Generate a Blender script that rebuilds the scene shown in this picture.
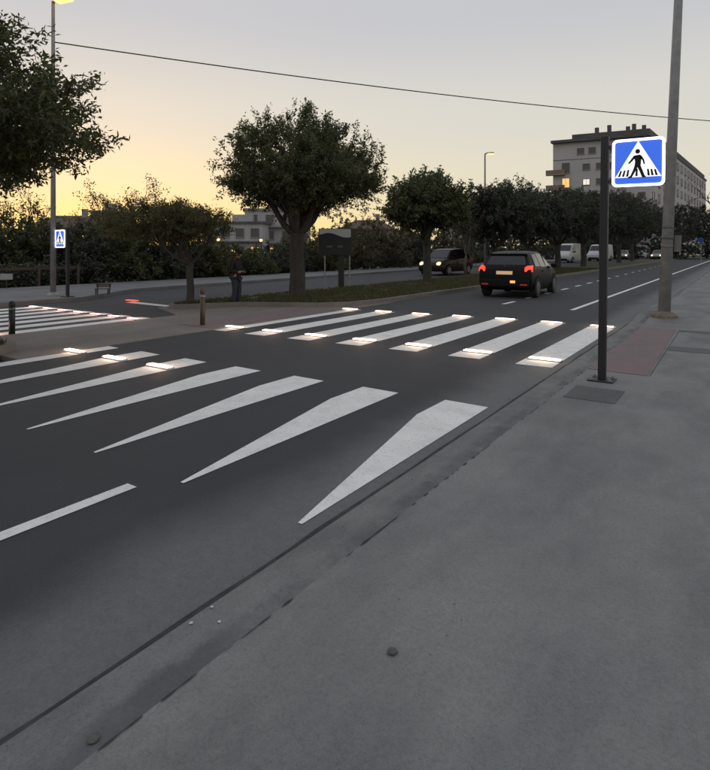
import bpy, bmesh, math, random
import numpy as np
from mathutils import Vector, Matrix, noise

scene = bpy.context.scene
for o in list(bpy.data.objects):
    bpy.data.objects.remove(o)
COL = scene.collection
R = math.radians
random.seed(7)

# ------------------------------------------------------------------ camera
YAW = 33.97
cam = bpy.data.cameras.new('camera')
cam_ob = bpy.data.objects.new('camera', cam)
COL.objects.link(cam_ob)
cam_ob.location = (0, 0, 1.55)
cam_ob.rotation_euler = (math.pi / 2, 0, R(YAW))
cam.sensor_fit = 'HORIZONTAL'
cam.sensor_width = 36
cam.lens = 36 * 570 / 710
cam.shift_y = -135 / 710
cam.clip_start = 0.05
cam.clip_end = 4000
scene.camera = cam_ob

# ------------------------------------------------------------------ sky, sun, exposure
SUN_AZ = YAW + 24.0           # degrees counter-clockwise from +Y
SUN_EL = 1.5
world = bpy.data.worlds.new('World')
scene.world = world
world.use_nodes = True
wn = world.node_tree
wn.nodes.clear()


def wnode(t, **kw):
    n = wn.nodes.new(t)
    for k, v in kw.items():
        setattr(n, k, v)
    return n


def wmath(op, a, b=None, clamp=False):
    n = wnode('ShaderNodeMath', operation=op, use_clamp=clamp)
    for i, x in enumerate((a, b)):
        if x is None:
            continue
        if isinstance(x, (int, float)):
            n.inputs[i].default_value = x
        else:
            wn.links.new(x, n.inputs[i])
    return n.outputs[0]


tc = wnode('ShaderNodeTexCoord')
sep = wnode('ShaderNodeSeparateXYZ')
wn.links.new(tc.outputs['Generated'], sep.inputs[0])
elev = wmath('DIVIDE', wmath('ARCSINE', sep.outputs[2]), math.pi / 2)       # 0 horizon .. 1 zenith
elev = wmath('MAXIMUM', elev, 0.0)
ramp = wnode('ShaderNodeValToRGB')
ramp.color_ramp.interpolation = 'EASE'
for i, (p, c) in enumerate([(0.0, (.70, .64, .49)), (.08, (.73, .69, .58)), (.14, (.68, .66, .605)), (.25, (.55, .555, .585)),
                            (.48, (.58, .605, .65)), (1.0, (.61, .64, .69))]):
    e = ramp.color_ramp.elements[i] if i < 2 else ramp.color_ramp.elements.new(p)
    e.position = p
    e.color = (*c, 1)
wn.links.new(elev, ramp.inputs[0])
sx, sy = -math.sin(R(SUN_AZ)), math.cos(R(SUN_AZ))
dot = wmath('ADD', wmath('MULTIPLY', sep.outputs[0], sx), wmath('MULTIPLY', sep.outputs[1], sy))
hor = wmath('SQRT', wmath('MAXIMUM', wmath('SUBTRACT', 1.0, wmath('MULTIPLY', sep.outputs[2], sep.outputs[2])), 1e-4))
cosaz = wmath('DIVIDE', dot, hor)
toward = wmath('MULTIPLY', wmath('ADD', cosaz, 1.0), 0.5, clamp=True)        # 1 at the sun's azimuth, 0 opposite
azg = wmath('POWER', toward, 11.0)
elg = wmath('MULTIPLY', wmath('EXPONENT', wmath('MULTIPLY', elev, -22.0)), 1.5)
glow = wmath('MULTIPLY', azg, elg, clamp=True)
mixg = wnode('ShaderNodeMix', data_type='RGBA')
wn.links.new(wmath('MULTIPLY', glow, 1.0, clamp=True), mixg.inputs[0])
wn.links.new(ramp.outputs[0], mixg.inputs[6])
mixg.inputs[7].default_value = (1.10, .82, .25, 1)
back = wmath('ADD', wmath('MULTIPLY', toward, 0.08), 0.93)                   # dimmer away from the sunset
bright = wnode('ShaderNodeVectorMath', operation='SCALE')
wn.links.new(mixg.outputs[2], bright.inputs[0])
wn.links.new(back, bright.inputs['Scale'])
sky = wnode('ShaderNodeTexSky', sky_type='NISHITA', sun_disc=False)
sky.sun_elevation = R(SUN_EL)
sky.sun_rotation = -R(SUN_AZ)
sky.dust_density = 3.0
nis = wnode('ShaderNodeVectorMath', operation='SCALE')
nis.inputs['Scale'].default_value = 0.02
wn.links.new(sky.outputs[0], nis.inputs[0])
addv = wnode('ShaderNodeVectorMath', operation='ADD')
wn.links.new(bright.outputs[0], addv.inputs[0])
wn.links.new(nis.outputs[0], addv.inputs[1])
bg = wnode('ShaderNodeBackground')
bg.inputs[1].default_value = 1.0
wn.links.new(addv.outputs[0], bg.inputs[0])
wo = wnode('ShaderNodeOutputWorld')
wn.links.new(bg.outputs[0], wo.inputs[0])

sun = bpy.data.lights.new('sun', 'SUN')
sun.energy = 0.12
sun.angle = R(6)
sun.color = (1, .72, .42)
sun_ob = bpy.data.objects.new('sun', sun)
COL.objects.link(sun_ob)
sdir = Vector((sx * math.cos(R(SUN_EL)), sy * math.cos(R(SUN_EL)), math.sin(R(SUN_EL))))
sun_ob.rotation_euler = sdir.to_track_quat('Z', 'Y').to_euler()
sun_ob.location = (-40, 30, 20)

vs = scene.view_settings
vs.view_transform = 'Standard'
vs.look = 'None'
vs.gamma = 1
vs.exposure = 0.0
vs.use_curve_mapping = False
scene.render.engine = 'CYCLES'
scene.cycles.use_denoising = True
scene.cycles.max_bounces = 6
scene.cycles.sample_clamp_indirect = 4.0

# ------------------------------------------------------------------ materials
MATS = {}


class NT:
    def __init__(s, name):
        s.m = bpy.data.materials.new(name)
        s.m.use_nodes = True
        s.t = s.m.node_tree
        s.b = s.t.nodes['Principled BSDF']
        s.out = s.t.nodes['Material Output']
        MATS[name] = s.m

    def n(s, t, **kw):
        x = s.t.nodes.new(t)
        for k, v in kw.items():
            setattr(x, k, v)
        return x

    def l(s, a, b):
        s.t.links.new(a, b)

    def pos(s):
        return s.n('ShaderNodeNewGeometry').outputs['Position']

    def noise(s, scale, detail=4, rough=.55, vec=None, stretch=None):
        x = s.n('ShaderNodeTexNoise')
        x.inputs['Scale'].default_value = scale
        x.inputs['Detail'].default_value = detail
        x.inputs['Roughness'].default_value = rough
        v = vec or s.pos()
        if stretch:
            mp = s.n('ShaderNodeMapping')
            mp.inputs['Scale'].default_value = stretch
            s.l(v, mp.inputs[0])
            v = mp.outputs[0]
        s.l(v, x.inputs['Vector'])
        return x.outputs['Fac']

    def ramp(s, fac, stops):
        r = s.n('ShaderNodeValToRGB')
        for i, (p, c) in enumerate(stops):
            e = r.color_ramp.elements[i] if i < 2 else r.color_ramp.elements.new(p)
            e.position = p
            e.color = (*c, 1) if len(c) == 3 else c
        s.l(fac, r.inputs[0])
        return r.outputs[0]

    def mix(s, f, a, b, mode='MIX'):
        x = s.n('ShaderNodeMix', data_type='RGBA', blend_type=mode)
        for i, v in ((0, f), (6, a), (7, b)):
            if isinstance(v, (int, float)):
                x.inputs[i].default_value = v
            elif isinstance(v, tuple):
                x.inputs[i].default_value = (*v, 1)
            else:
                s.l(v, x.inputs[i])
        return x.outputs[2]

    def math(s, op, a, b=0.0, clamp=False):
        x = s.n('ShaderNodeMath', operation=op, use_clamp=clamp)
        for i, v in ((0, a), (1, b)):
            if isinstance(v, (int, float)):
                x.inputs[i].default_value = v
            else:
                s.l(v, x.inputs[i])
        return x.outputs[0]

    def bump(s, h, strength=.3, dist=.01):
        x = s.n('ShaderNodeBump')
        x.inputs['Strength'].default_value = strength
        x.inputs['Distance'].default_value = dist
        s.l(h, x.inputs['Height'])
        s.l(x.outputs[0], s.b.inputs['Normal'])

    def setc(s, c):
        if isinstance(c, tuple):
            s.b.inputs['Base Color'].default_value = (*c, 1)
        else:
            s.l(c, s.b.inputs['Base Color'])

    def r(s, v):
        if isinstance(v, (int, float)):
            s.b.inputs['Roughness'].default_value = v
        else:
            s.l(v, s.b.inputs['Roughness'])


def mottled(name, c1, c2, scale=6, rough=.8, bump=.2, bscale=60, metal=0, local=False):
    m = NT(name)
    v = m.n('ShaderNodeTexCoord').outputs['Object'] if local else None
    f = m.noise(scale, 5, .6, v)
    m.setc(m.ramp(f, [(.3, c1), (.7, c2)]))
    m.r(rough)
    m.b.inputs['Metallic'].default_value = metal
    if bump:
        m.bump(m.noise(bscale, 3, .6, v), bump, .005)
    return m.m


def emis(name, col, strength, base=None, rough=.4):
    m = NT(name)
    m.setc(base or col)
    m.r(rough)
    m.b.inputs['Emission Color'].default_value = (*col, 1)
    m.b.inputs['Emission Strength'].default_value = strength
    return m.m


def paintm(name, col, rough=.3, metal=0, coat=0.0):
    m = NT(name)
    f = m.noise(9, 3, .6, m.n('ShaderNodeTexCoord').outputs['Object'])
    m.setc(m.ramp(f, [(.3, tuple(x * .88 for x in col)), (.7, col)]))
    m.r(m.ramp(f, [(.3, (rough,) * 3), (.7, (min(1, rough * 1.35),) * 3)]))
    m.b.inputs['Metallic'].default_value = metal
    m.b.inputs['Coat Weight'].default_value = coat
    return m.m


def asphalt():
    m = NT('asphalt')
    fine = m.noise(95, 3, .7)
    mid = m.noise(2.2, 6, .62)
    big = m.noise(.35, 4, .6, stretch=(1.6, .35, 1))
    c = m.ramp(fine, [(.28, (.030, .032, .037)), (.52, (.046, .048, .054)), (.78, (.085, .087, .092))])
    c = m.mix(m.ramp(mid, [(.35, (0, 0, 0)), (.75, (1, 1, 1))]), c, m.mix(.6, c, (.062, .064, .068)))
    c = m.mix(m.ramp(big, [(.38, (0, 0, 0)), (.68, (.55, .55, .55))]), c, (.034, .035, .040))
    # pale dust gathered along the kerb
    sp = m.n('ShaderNodeSeparateXYZ')
    m.l(m.pos(), sp.inputs[0])
    wob = m.math('MULTIPLY', m.math('SUBTRACT', m.noise(.9, 4, .6), .5), .7)
    mr = m.n('ShaderNodeMapRange', interpolation_type='SMOOTHSTEP')
    m.l(m.math('ADD', sp.outputs[0], wob), mr.inputs[0])
    mr.inputs[1].default_value = -2.85
    mr.inputs[2].default_value = -2.15
    mr.inputs[3].default_value = 0
    mr.inputs[4].default_value = .92
    c = m.mix(m.math('MULTIPLY', mr.outputs[0], m.ramp(m.noise(14, 4, .7), [(.2, (.7,) * 3), (.6, (1,) * 3)])), c,
              m.mix(fine, (.118, .123, .126), (.185, .188, .189)))
    c = m.mix(.35, c, m.ramp(m.noise(60, 4, .8), [(.3, (.5,) * 3), (.55, (1.0,) * 3), (.75, (1.7,) * 3)]), 'MULTIPLY')
    m.setc(c)
    m.r(m.ramp(fine, [(.3, (.72,) * 3), (.7, (.92,) * 3)]))
    m.bump(m.noise(150, 3, .7), .55, .006)
    m.b.inputs['Specular IOR Level'].default_value = .35
    return m.m


def concrete(name, a, b, stain, seed=0.0, sc=1.0, grime=False):
    m = NT(name)
    off = m.n('ShaderNodeVectorMath', operation='ADD')
    m.l(m.pos(), off.inputs[0])
    off.inputs[1].default_value = (seed, seed * 2.3, 0)
    p = off.outputs[0]
    n1 = m.noise(1.6 * sc, 7, .62, p)
    c = m.ramp(n1, [(.28, a), (.72, b)])
    n2 = m.noise(.75 * sc, 5, .65, p, stretch=(1.6, .8, 1))
    c = m.mix(m.ramp(n2, [(.44, (0, 0, 0)), (.64, (.85, .85, .85))]), c, stain)
    c = m.mix(m.ramp(m.noise(.5, 3, .5, p), [(.4, (0, 0, 0)), (.7, (.5, .5, .5))]), c, m.mix(1.0, c, (1.06, .97, .95), 'MULTIPLY'))
    fine = m.noise(70, 4, .75, p)
    c = m.mix(.42, c, m.ramp(fine, [(.25, (.4,) * 3), (.5, (1,) * 3), (.8, (1.4,) * 3)]), 'MULTIPLY')
    c = m.mix(.25, c, m.ramp(m.noise(190, 2, .6, p), [(.3, (.5,) * 3), (.5, (1,) * 3), (.72, (1.6,) * 3)]), 'MULTIPLY')
    # dark pitting
    vo = m.n('ShaderNodeTexVoronoi')
    vo.inputs['Scale'].default_value = 9
    m.l(p, vo.inputs['Vector'])
    pit = m.ramp(vo.outputs['Distance'], [(.03, (1, 1, 1)), (.07, (0, 0, 0))])
    c = m.mix(m.math('MULTIPLY', pit, m.ramp(m.noise(1.1, 2, .5, p), [(.52, (0, 0, 0)), (.62, (.7, .7, .7))])), c, (.05, .05, .052))
    if grime:
        sp = m.n('ShaderNodeSeparateXYZ')
        m.l(m.pos(), sp.inputs[0])
        mr = m.n('ShaderNodeMapRange', interpolation_type='SMOOTHSTEP')
        m.l(m.math('ADD', sp.outputs[0], m.math('MULTIPLY', m.math('SUBTRACT', m.noise(5, 5, .7), .5), .22)), mr.inputs[0])
        mr.inputs[1].default_value = -1.765
        mr.inputs[2].default_value = -1.69
        gm = m.ramp(m.noise(1.3, 5, .7), [(.40, (0, 0, 0)), (.60, (.8, .8, .8))])
        c = m.mix(m.math('MULTIPLY', mr.outputs[0], gm), c, m.mix(fine, (.065, .068, .074), (.10, .104, .11)))
    m.setc(c)
    m.r(m.ramp(n1, [(.3, (.78,) * 3), (.7, (.93,) * 3)]))
    m.bump(m.math('ADD', fine, m.math('MULTIPLY', n1, 2.0)), .35, .006)
    m.b.inputs['Specular IOR Level'].default_value = .3
    return m.m


def road_paint():
    m = NT('road_paint')
    c = m.ramp(m.noise(3, 5, .6), [(.3, (.68, .68, .66)), (.7, (.80, .80, .78))])
    c = m.mix(m.ramp(m.noise(22, 5, .7), [(.56, (0, 0, 0)), (.72, (.5, .5, .5))]), c, (.42, .42, .41))
    c = m.mix(m.ramp(m.noise(60, 4, .75), [(.60, (0, 0, 0)), (.68, (.9, .9, .9))]), c, (.07, .07, .072))
    c = m.mix(m.ramp(m.noise(5, 6, .75), [(.50, (0, 0, 0)), (.72, (.5, .5, .5))]), c, (.46, .46, .45))
    m.setc(c)
    m.r(.7)
    m.bump(m.noise(150, 3, .7), .4, .004)
    return m.m


def leafm(name, c1, c2, c3, trans=.35):
    m = NT(name)
    rnd = m.n('ShaderNodeNewGeometry').outputs['Random Per Island']
    c = m.ramp(rnd, [(.0, c1), (.55, c2), (1.0, c3)])
    m.setc(c)
    m.r(.55)
    tr = m.n('ShaderNodeBsdfTranslucent')
    m.l(m.mix(1.0, c, (1.3, 1.25, .6), 'MULTIPLY'), tr.inputs[0])
    mx = m.n('ShaderNodeMixShader')
    mx.inputs[0].default_value = trans
    m.l(m.b.outputs[0], mx.inputs[1])
    m.l(tr.outputs[0], mx.inputs[2])
    m.l(mx.outputs[0], m.out.inputs[0])
    return m.m


def bark(name, a, b):
    m = NT(name)
    v = m.n('ShaderNodeTexCoord').outputs['Object']
    f = m.noise(14, 6, .7, v, stretch=(1, 1, .25))
    m.setc(m.ramp(f, [(.3, a), (.7, b)]))
    m.r(.9)
    m.bump(f, .8, .03)
    return m.m


M = {}
M['asphalt'] = asphalt()
M['paint'] = road_paint()
M['concrete'] = concrete('pavement_concrete', (.170, .178, .176), (.222, .228, .222), (.130, .136, .139))
M['kerb'] = concrete('kerb_granite', (.150, .158, .158), (.196, .202, .200), (.115, .120, .124), 3.7, 1.9, True)
M['patch'] = concrete('dark_patch', (.098, .102, .105), (.128, .130, .132), (.08, .082, .086), 9.1)
M['redpave'] = concrete('red_paving', (.182, .130, .134), (.212, .160, .162), (.155, .138, .142), 5.2, 1.6)
M['refuge'] = concrete('refuge_paving', (.175, .160, .145), (.22, .20, .182), (.145, .135, .125), 2.1)
M['farpave'] = concrete('far_pavement', (.150, .153, .158), (.195, .196, .198), (.125, .127, .131), 7.7)
M['gutter'] = mottled('gutter_grime', (.018, .018, .02), (.05, .05, .052), 7, .9, .6, 80)
M['earth'] = mottled('ground_earth', (.05, .045, .03), (.085, .075, .05), .7, .95, .5, 12)
M['grassbase'] = mottled('turf', (.035, .045, .018), (.07, .075, .035), 2.5, .95, .6, 40)
M['grass'] = leafm('grass_blade', (.055, .058, .026), (.080, .080, .038), (.13, .115, .06), .3)
M['dryleaf'] = leafm('dry_leaf', (.10, .06, .025), (.16, .10, .04), (.22, .15, .07), .2)
M['leaf'] = leafm('leaf_evergreen', (.055, .066, .034), (.080, .090, .046), (.120, .118, .062), .32)
M['leafdark'] = leafm('leaf_dark', (.040, .048, .038), (.056, .064, .048), (.078, .082, .058), .22)
M['leafolive'] = leafm('leaf_olive', (.062, .064, .032), (.088, .084, .042), (.125, .108, .054), .35)
M['leafbrown'] = leafm('leaf_brown', (.065, .060, .044), (.092, .080, .056), (.13, .105, .068), .3)
M['bark'] = bark('bark', (.028, .025, .022), (.07, .062, .053))
M['twig'] = bark('twig_bark', (.06, .05, .04), (.11, .09, .07))
M['galv'] = mottled('galvanised_steel', (.20, .20, .205), (.30, .30, .305), 5, .55, .1, 40, .1)
M['blackpost'] = paintm('black_post_paint', (.016, .016, .02), .45)
M['boll'] = mottled('bollard_brown', (.05, .035, .025), (.09, .065, .045), 12, .5, .1, 40)
M['rust'] = mottled('rusty_footing', (.12, .09, .065), (.20, .17, .14), 14, .9, .5, 50)
M['led'] = emis('led_warm', (1.0, .78, .64), 3.2)
M['ledpink'] = emis('led_rose', (1.0, .68, .62), 1.7)
M['ledred'] = emis('led_red', (1.0, .04, .03), 3.0)
M['signwhite'] = emis('sign_white', (1, .98, .97), 1.0)
M['signframe'] = emis('sign_light_border', (1, .93, .98), 3.0)
M['signblue'] = emis('sign_blue', (.040, .145, .80), .80, (.03, .09, .42))
M['signblack'] = paintm('sign_black', (.01, .008, .008), .6)
M['lampglow'] = emis('lamp_glow', (1, .50, .16), 2.4)
M['winglow'] = emis('window_glow', (1, .55, .2), .9)
M['winwhite'] = emis('window_white_glow', (1, .92, .8), .6)
M['darkpaint'] = paintm('car_navy', (.005, .005, .008), .34, 0, 0)
M['darkpaint'].node_tree.nodes['Principled BSDF'].inputs['Specular IOR Level'].default_value = .16
M['redpaint'] = paintm('car_maroon', (.018, .009, .010), .38, 0, .15)
M['whitepaint'] = paintm('van_white', (.55, .56, .57), .35, 0, .3)
M['redpaint'].node_tree.nodes['Principled BSDF'].inputs['Specular IOR Level'].default_value = .16
M['silver'] = paintm('car_silver', (.22, .22, .23), .3, .5, .4)
M['glass'] = paintm('car_glass', (.012, .014, .018), .06)
M['tyre'] = mottled('tyre_rubber', (.012, .012, .012), (.025, .025, .025), 20, .85, .1)
M['rim'] = paintm('rim_alloy', (.22, .22, .23), .35, .8)
M['trim'] = paintm('black_trim', (.009, .009, .010), .65)
M['trim'].node_tree.nodes['Principled BSDF'].inputs['Specular IOR Level'].default_value = .2
M['tail'] = emis('tail_light', (1, .035, .016), 2.6, (.3, .01, .01))
M['taildim'] = emis('tail_reflector', (.8, .02, .02), .25, (.25, .01, .01))
M['head'] = emis('head_light', (1, .66, .30), 2.6)
M['headoff'] = paintm('headlight_glass', (.5, .5, .5), .1)
M['plate'] = emis('number_plate_lit', (1, .50, .18), .35, (.6, .55, .4))  # the plate lamp's warm light is put into the plate as emission
M['fog'] = emis('fog_light', (1, .45, .10), 1.1)
M['wall1'] = mottled('render_grey', (.43, .41, .425), (.50, .475, .485), .15, .9, .1, 8)
M['wall2'] = mottled('render_white', (.34, .34, .36), (.44, .44, .45), .3, .9, .1, 8)
M['wall3'] = mottled('render_cream', (.25, .22, .20), (.32, .28, .25), .3, .9, .1, 8)
M['wallr'] = mottled('render_warm', (.22, .15, .13), (.28, .19, .16), .3, .9, .1, 8)
M['roofdark'] = mottled('roof_dark', (.085, .08, .085), (.125, .118, .12), .6, .9, .2, 6)
M['rooftile'] = mottled('roof_tile', (.08, .055, .042), (.13, .09, .065), .8, .9, .3, 8)
M['wframe'] = paintm('window_frame', (.16, .15, .15), .5)
M['wpane'] = paintm('window_pane', (.07, .07, .08), .15)
M['wpale'] = paintm('window_shutter', (.36, .36, .37), .5)
M['jacket'] = mottled('jacket_cloth', (.010, .010, .010), (.018, .018, .017), 20, .9, .3, 90)
M['jeans'] = mottled('jeans_cloth', (.022, .030, .048), (.035, .046, .07), 25, .9, .3, 120)
M['skin'] = mottled('skin', (.28, .18, .13), (.34, .22, .16), 12, .6, .05)
M['hair'] = mottled('hair', (.012, .009, .007), (.025, .018, .012), 30, .6, .4, 120)
M['shoe'] = paintm('shoe', (.02, .02, .02), .6)
M['boarddark'] = paintm('board_dark', (.012, .016, .018), .4)
M['boardwhite'] = paintm('board_pale', (.42, .44, .45), .5)
M['boardgrey'] = paintm('board_grey', (.10, .11, .11), .5)
M['wood'] = mottled('wood_brown', (.05, .032, .022), (.085, .056, .038), 8, .8, .2, 40)
M['pebble'] = mottled('pebble_stone', (.07, .068, .065), (.11, .105, .10), 30, .9, .4, 60)
M['litter'] = mottled('pale_litter', (.42, .42, .40), (.55, .55, .53), 30, .9, .1)
M['cable'] = paintm('cable_black', (.02, .02, .02), .6)

# ------------------------------------------------------------------ mesh helpers


class MB:
    def __init__(s):
        s.v = []
        s.f = []

    def add(s, vs, fs):
        k = len(s.v)
        s.v += [tuple(v) for v in vs]
        s.f += [tuple(i + k for i in f) for f in fs]
        return s

    def box(s, x0, x1, y0, y1, z0, z1, mat=None):
        vs = [(x0, y0, z0), (x1, y0, z0), (x1, y1, z0), (x0, y1, z0), (x0, y0, z1), (x1, y0, z1), (x1, y1, z1), (x0, y1, z1)]
        if mat is not None:
            vs = [mat @ Vector(v) for v in vs]
        return s.add(vs, [(0, 3, 2, 1), (4, 5, 6, 7), (0, 1, 5, 4), (1, 2, 6, 5), (2, 3, 7, 6), (3, 0, 4, 7)])

    def tube(s, pts, rads, n=8, cap=True):
        pts = [Vector(p) for p in pts]
        k0 = len(s.v)
        up = None
        for i, p in enumerate(pts):
            d = (pts[min(i + 1, len(pts) - 1)] - pts[max(i - 1, 0)]).normalized()
            if up is None:
                up = Vector((1, 0, 0)) if abs(d.x) < .8 else Vector((0, 1, 0))
            a = (up - d * up.dot(d)).normalized()
            up = a
            b = d.cross(a)
            for j in range(n):
                t = 2 * math.pi * j / n
                s.v.append(tuple(p + (a * math.cos(t) + b * math.sin(t)) * rads[i]))
        for i in range(len(pts) - 1):
            for j in range(n):
                s.f.append((k0 + i * n + j, k0 + i * n + (j + 1) % n, k0 + (i + 1) * n + (j + 1) % n, k0 + (i + 1) * n + j))
        if cap:
            s.f.append(tuple(k0 + j for j in reversed(range(n))))
            s.f.append(tuple(k0 + (len(pts) - 1) * n + j for j in range(n)))
        return s

    def prism(s, poly, z0, z1):
        n = len(poly)
        s.add([(x, y, z0) for x, y in poly] + [(x, y, z1) for x, y in poly],
              [tuple(reversed(range(n))), tuple(range(n, 2 * n))] + [(i, (i + 1) % n, n + (i + 1) % n, n + i) for i in range(n)])
        return s

    def vprism(s, poly, y0, y1, mat=None):
        """polygon in XZ extruded along Y"""
        n = len(poly)
        vs = [(x, y0, z) for x, z in poly] + [(x, y1, z) for x, z in poly]
        if mat is not None:
            vs = [mat @ Vector(v) for v in vs]
        s.add(vs, [tuple(range(n)), tuple(reversed(range(n, 2 * n)))] + [((i + 1) % n, i, n + i, n + (i + 1) % n) for i in range(n)])
        return s

    def mesh(s, name, mat, smooth=False):
        me = bpy.data.meshes.new(name)
        me.from_pydata(s.v, [], s.f)
        bm = bmesh.new()
        bm.from_mesh(me)
        bmesh.ops.recalc_face_normals(bm, faces=bm.faces)
        bm.to_mesh(me)
        bm.free()
        if mat:
            me.materials.append(mat)
        if smooth:
            me.polygons.foreach_set('use_smooth', [True] * len(me.polygons))
        me.update()
        return me

    def build(s, name, mat, parent=None, smooth=False, bevel=0):
        o = obj(name, s.mesh(name, mat, smooth), parent)
        if bevel:
            b = o.modifiers.new('bevel', 'BEVEL')
            b.width = bevel
            b.segments = 2
            b.limit_method = 'ANGLE'
            b.angle_limit = R(40)
        return o


def obj(name, me, parent=None):
    o = bpy.data.objects.new(name, me)
    COL.objects.link(o)
    if parent:
        o.parent = parent
    return o


def empty(name, loc=(0, 0, 0), rz=0, parent=None):
    o = obj(name, None, parent)
    o.location = loc
    o.rotation_euler = (0, 0, rz)
    o.empty_display_size = .2
    return o


def tag(o, label=None, cat=None, group=None, kind=None):
    if label:
        o['label'] = label
    if cat:
        o['category'] = cat
    if group:
        o['group'] = group
    if kind:
        o['kind'] = kind
    return o


def copy_tree(o, parent=None):
    c = o.copy()
    COL.objects.link(c)
    c.parent = parent
    for ch in list(o.children):
        copy_tree(ch, c)
    return c


def sheet(name, poly, z, mat, parent=None):
    me = bpy.data.meshes.new(name)
    me.from_pydata([(x, y, z) for x, y in poly], [], [tuple(range(len(poly)))])
    me.materials.append(mat)
    o = obj(name, me, parent)
    if me.polygons[0].normal.z < 0:
        me.flip_normals()
    return o


CS, SN = math.cos(R(YAW)), math.sin(R(YAW))


def place(a, d):
    """ground point at bearing tangent a (right of the viewing axis) and depth d metres"""
    x = a * d
    return (x * CS - d * SN, d * CS + x * SN)


ORD = ['first', 'second', 'third', 'fourth', 'fifth', 'sixth', 'seventh', 'eighth', 'ninth', 'tenth']


def smooth(a, b, x):
    t = max(0, min(1, (x - a) / (b - a)))
    return t * t * (3 - 2 * t)


def zs(y):
    return .022 + .085 * smooth(12.6, 14.6, y)


# ------------------------------------------------------------------ the setting
ground = tag(sheet('ground', [(-1500, -1500), (1500, -1500), (1500, 1500), (-1500, 1500)], -.06, M['earth']), kind='structure')
road = tag(sheet('road', [(-8.5, -14), (-1.93, -14), (-1.93, 175), (-8.5, 175)], 0, M['asphalt']), kind='structure')
far_road = tag(sheet('far_road', [(-16.6, -14), (-10.9, -14), (-10.9, 8.9), (-12.8, 9.8), (-12.8, 175), (-20.1, 175), (-20, 40), (-19.5, 29),
                                  (-18.8, 18), (-18.6, 13), (-16.6, 9.8)], 0.0, M['asphalt']), kind='structure')


def stripe(name, poly, parent=road, z=.004):
    return sheet(name, poly, z, M['paint'], parent)


XW = [-2.28 - 1.012 * i for i in range(7)]         # stripe centres from the kerb outwards
for i, x in enumerate(XW):
    dy = .10 * math.sin(i * .9)
    stripe('crosswalk_stripe', [(x - .245, 7.64 + dy * .5), (x + .24, 7.66 + dy * .5), (x + .24, 12.42 + dy), (x - .24, 12.42 + dy)])
    stripe('tapered_crosswalk_stripe', [(x - .235, 5.40), (x + .235, 5.38), (x + .235, 2.50), (x + .205, 2.50), (x - .235, 4.78)])
XF = [-11.25 - .76 * i for i in range(7)]
for i, x in enumerate(XF):
    stripe('crosswalk_stripe', [(x - .2, 4.6), (x + .2, 4.6), (x + .2, 8.15), (x - .2, 8.15)], far_road)
stripe('lane_line', [(-3.36, -8), (-3.26, -8), (-3.26, 2.29), (-3.36, 2.29)])
stripe('edge_line', [(-3.63, 15.3), (-3.51, 15.3), (-3.43, 80), (-3.43, 120), (-3.6, 120), (-3.6, 80)])
for y in (15.9, 18.2, 20.5, 22.9, 25.3, 27.8, 30.3, 33, 36, 39.5, 43, 46.5, 50, 54, 58, 62, 66, 70):
    x = -5.6 - .018 * (y - 16)
    stripe('lane_dash', [(x - .06, y), (x + .06, y), (x + .06, y + 1.0), (x - .06, y + 1.0)])
stripe('stop_line', [(-12.1, 9.95), (-12.1, 10.25), (-15.0, 10.45), (-15.0, 10.15)], far_road)

# near pavement with dropped kerb
m = MB()
ys = [-14, -8, -4] + [i * .5 for i in range(-4, 40)] + [22, 30, 45, 70, 110, 175]
for j, y in enumerate(ys):
    for x in (-1.625, 7.0):
        m.v.append((x, y, zs(y)))
for j in range(len(ys) - 1):
    m.f.append((2 * j, 2 * j + 1, 2 * j + 3, 2 * j + 2))
pavement = tag(m.build('pavement', M['concrete']), kind='structure')
gl = [-14 + .25 * i for i in range(297)]
gutter = tag(sheet('gutter', [(-1.936 - .014 * noise.noise(Vector((y * 1.3, 0, 0))) - .016 * noise.noise(Vector((y * 5.1, 3, 0))), y) for y in gl] +
                   [(-1.902 + .006 * noise.noise(Vector((y * 3.3, 9, 0))), y) for y in reversed(gl)], .006, M['gutter']), kind='structure')
# ragged grime edge
m = MB()
ky = [-14, -8, -4] + [i * .5 for i in range(-4, 40)] + [22, 30, 45, 70, 110, 175]
for y in ky:
    n_ = .006 * noise.noise(Vector((y * .8, 2, 0)))
    m.v += [(-1.905 + n_, y, -.1), (-1.903 + n_, y, max(.008, zs(y) - .012)), (-1.885 + n_, y, max(.014, zs(y) - .003)), (-1.621, y, zs(y) - .001)]
for j in range(len(ky) - 1):
    for q in range(3):
        m.f.append((4 * j + q, 4 * j + q + 1, 4 * j + q + 5, 4 * j + q + 4))
kerb = tag(m.build('kerb', M['kerb']), kind='structure')


def patch(name, poly, mat, parent=pavement, lift=.004):
    me = bpy.data.meshes.new(name)
    me.from_pydata([(x, y, zs(y) + lift) for x, y in poly], [], [tuple(range(len(poly)))])
    me.materials.append(mat)
    return obj(name, me, parent)


patch('red_paving', [(-1.60, 7.75), (-.92, 7.7), (-.96, 10.2), (-1.0, 12.5), (-1.6, 12.5)], M['redpave'])
patch('dark_paving_strip', [(-.9, 9.85), (1.5, 9.9), (1.5, 10.35), (-.9, 10.3)], M['patch'])
patch('dark_paving_strip', [(-.95, 12.2), (1.5, 12.25), (1.5, 12.55), (-.95, 12.5)], M['patch'])
lid = tag(MB().box(-1.52, -1.02, 6.12, 6.72, zs(6) - .05, zs(6) + .008).build('inspection_cover', M['patch'], None, bevel=.006),
          'dark square inspection slab in the pavement before the black sign post', 'slab')
# thin saw-cut joints
for poly in ([(-.9, 7.7), (-.892, 7.7), (-.934, 12.5), (-.942, 12.5)],):
    patch('pavement_joint', poly, M['gutter'], lift=.003)
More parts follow.
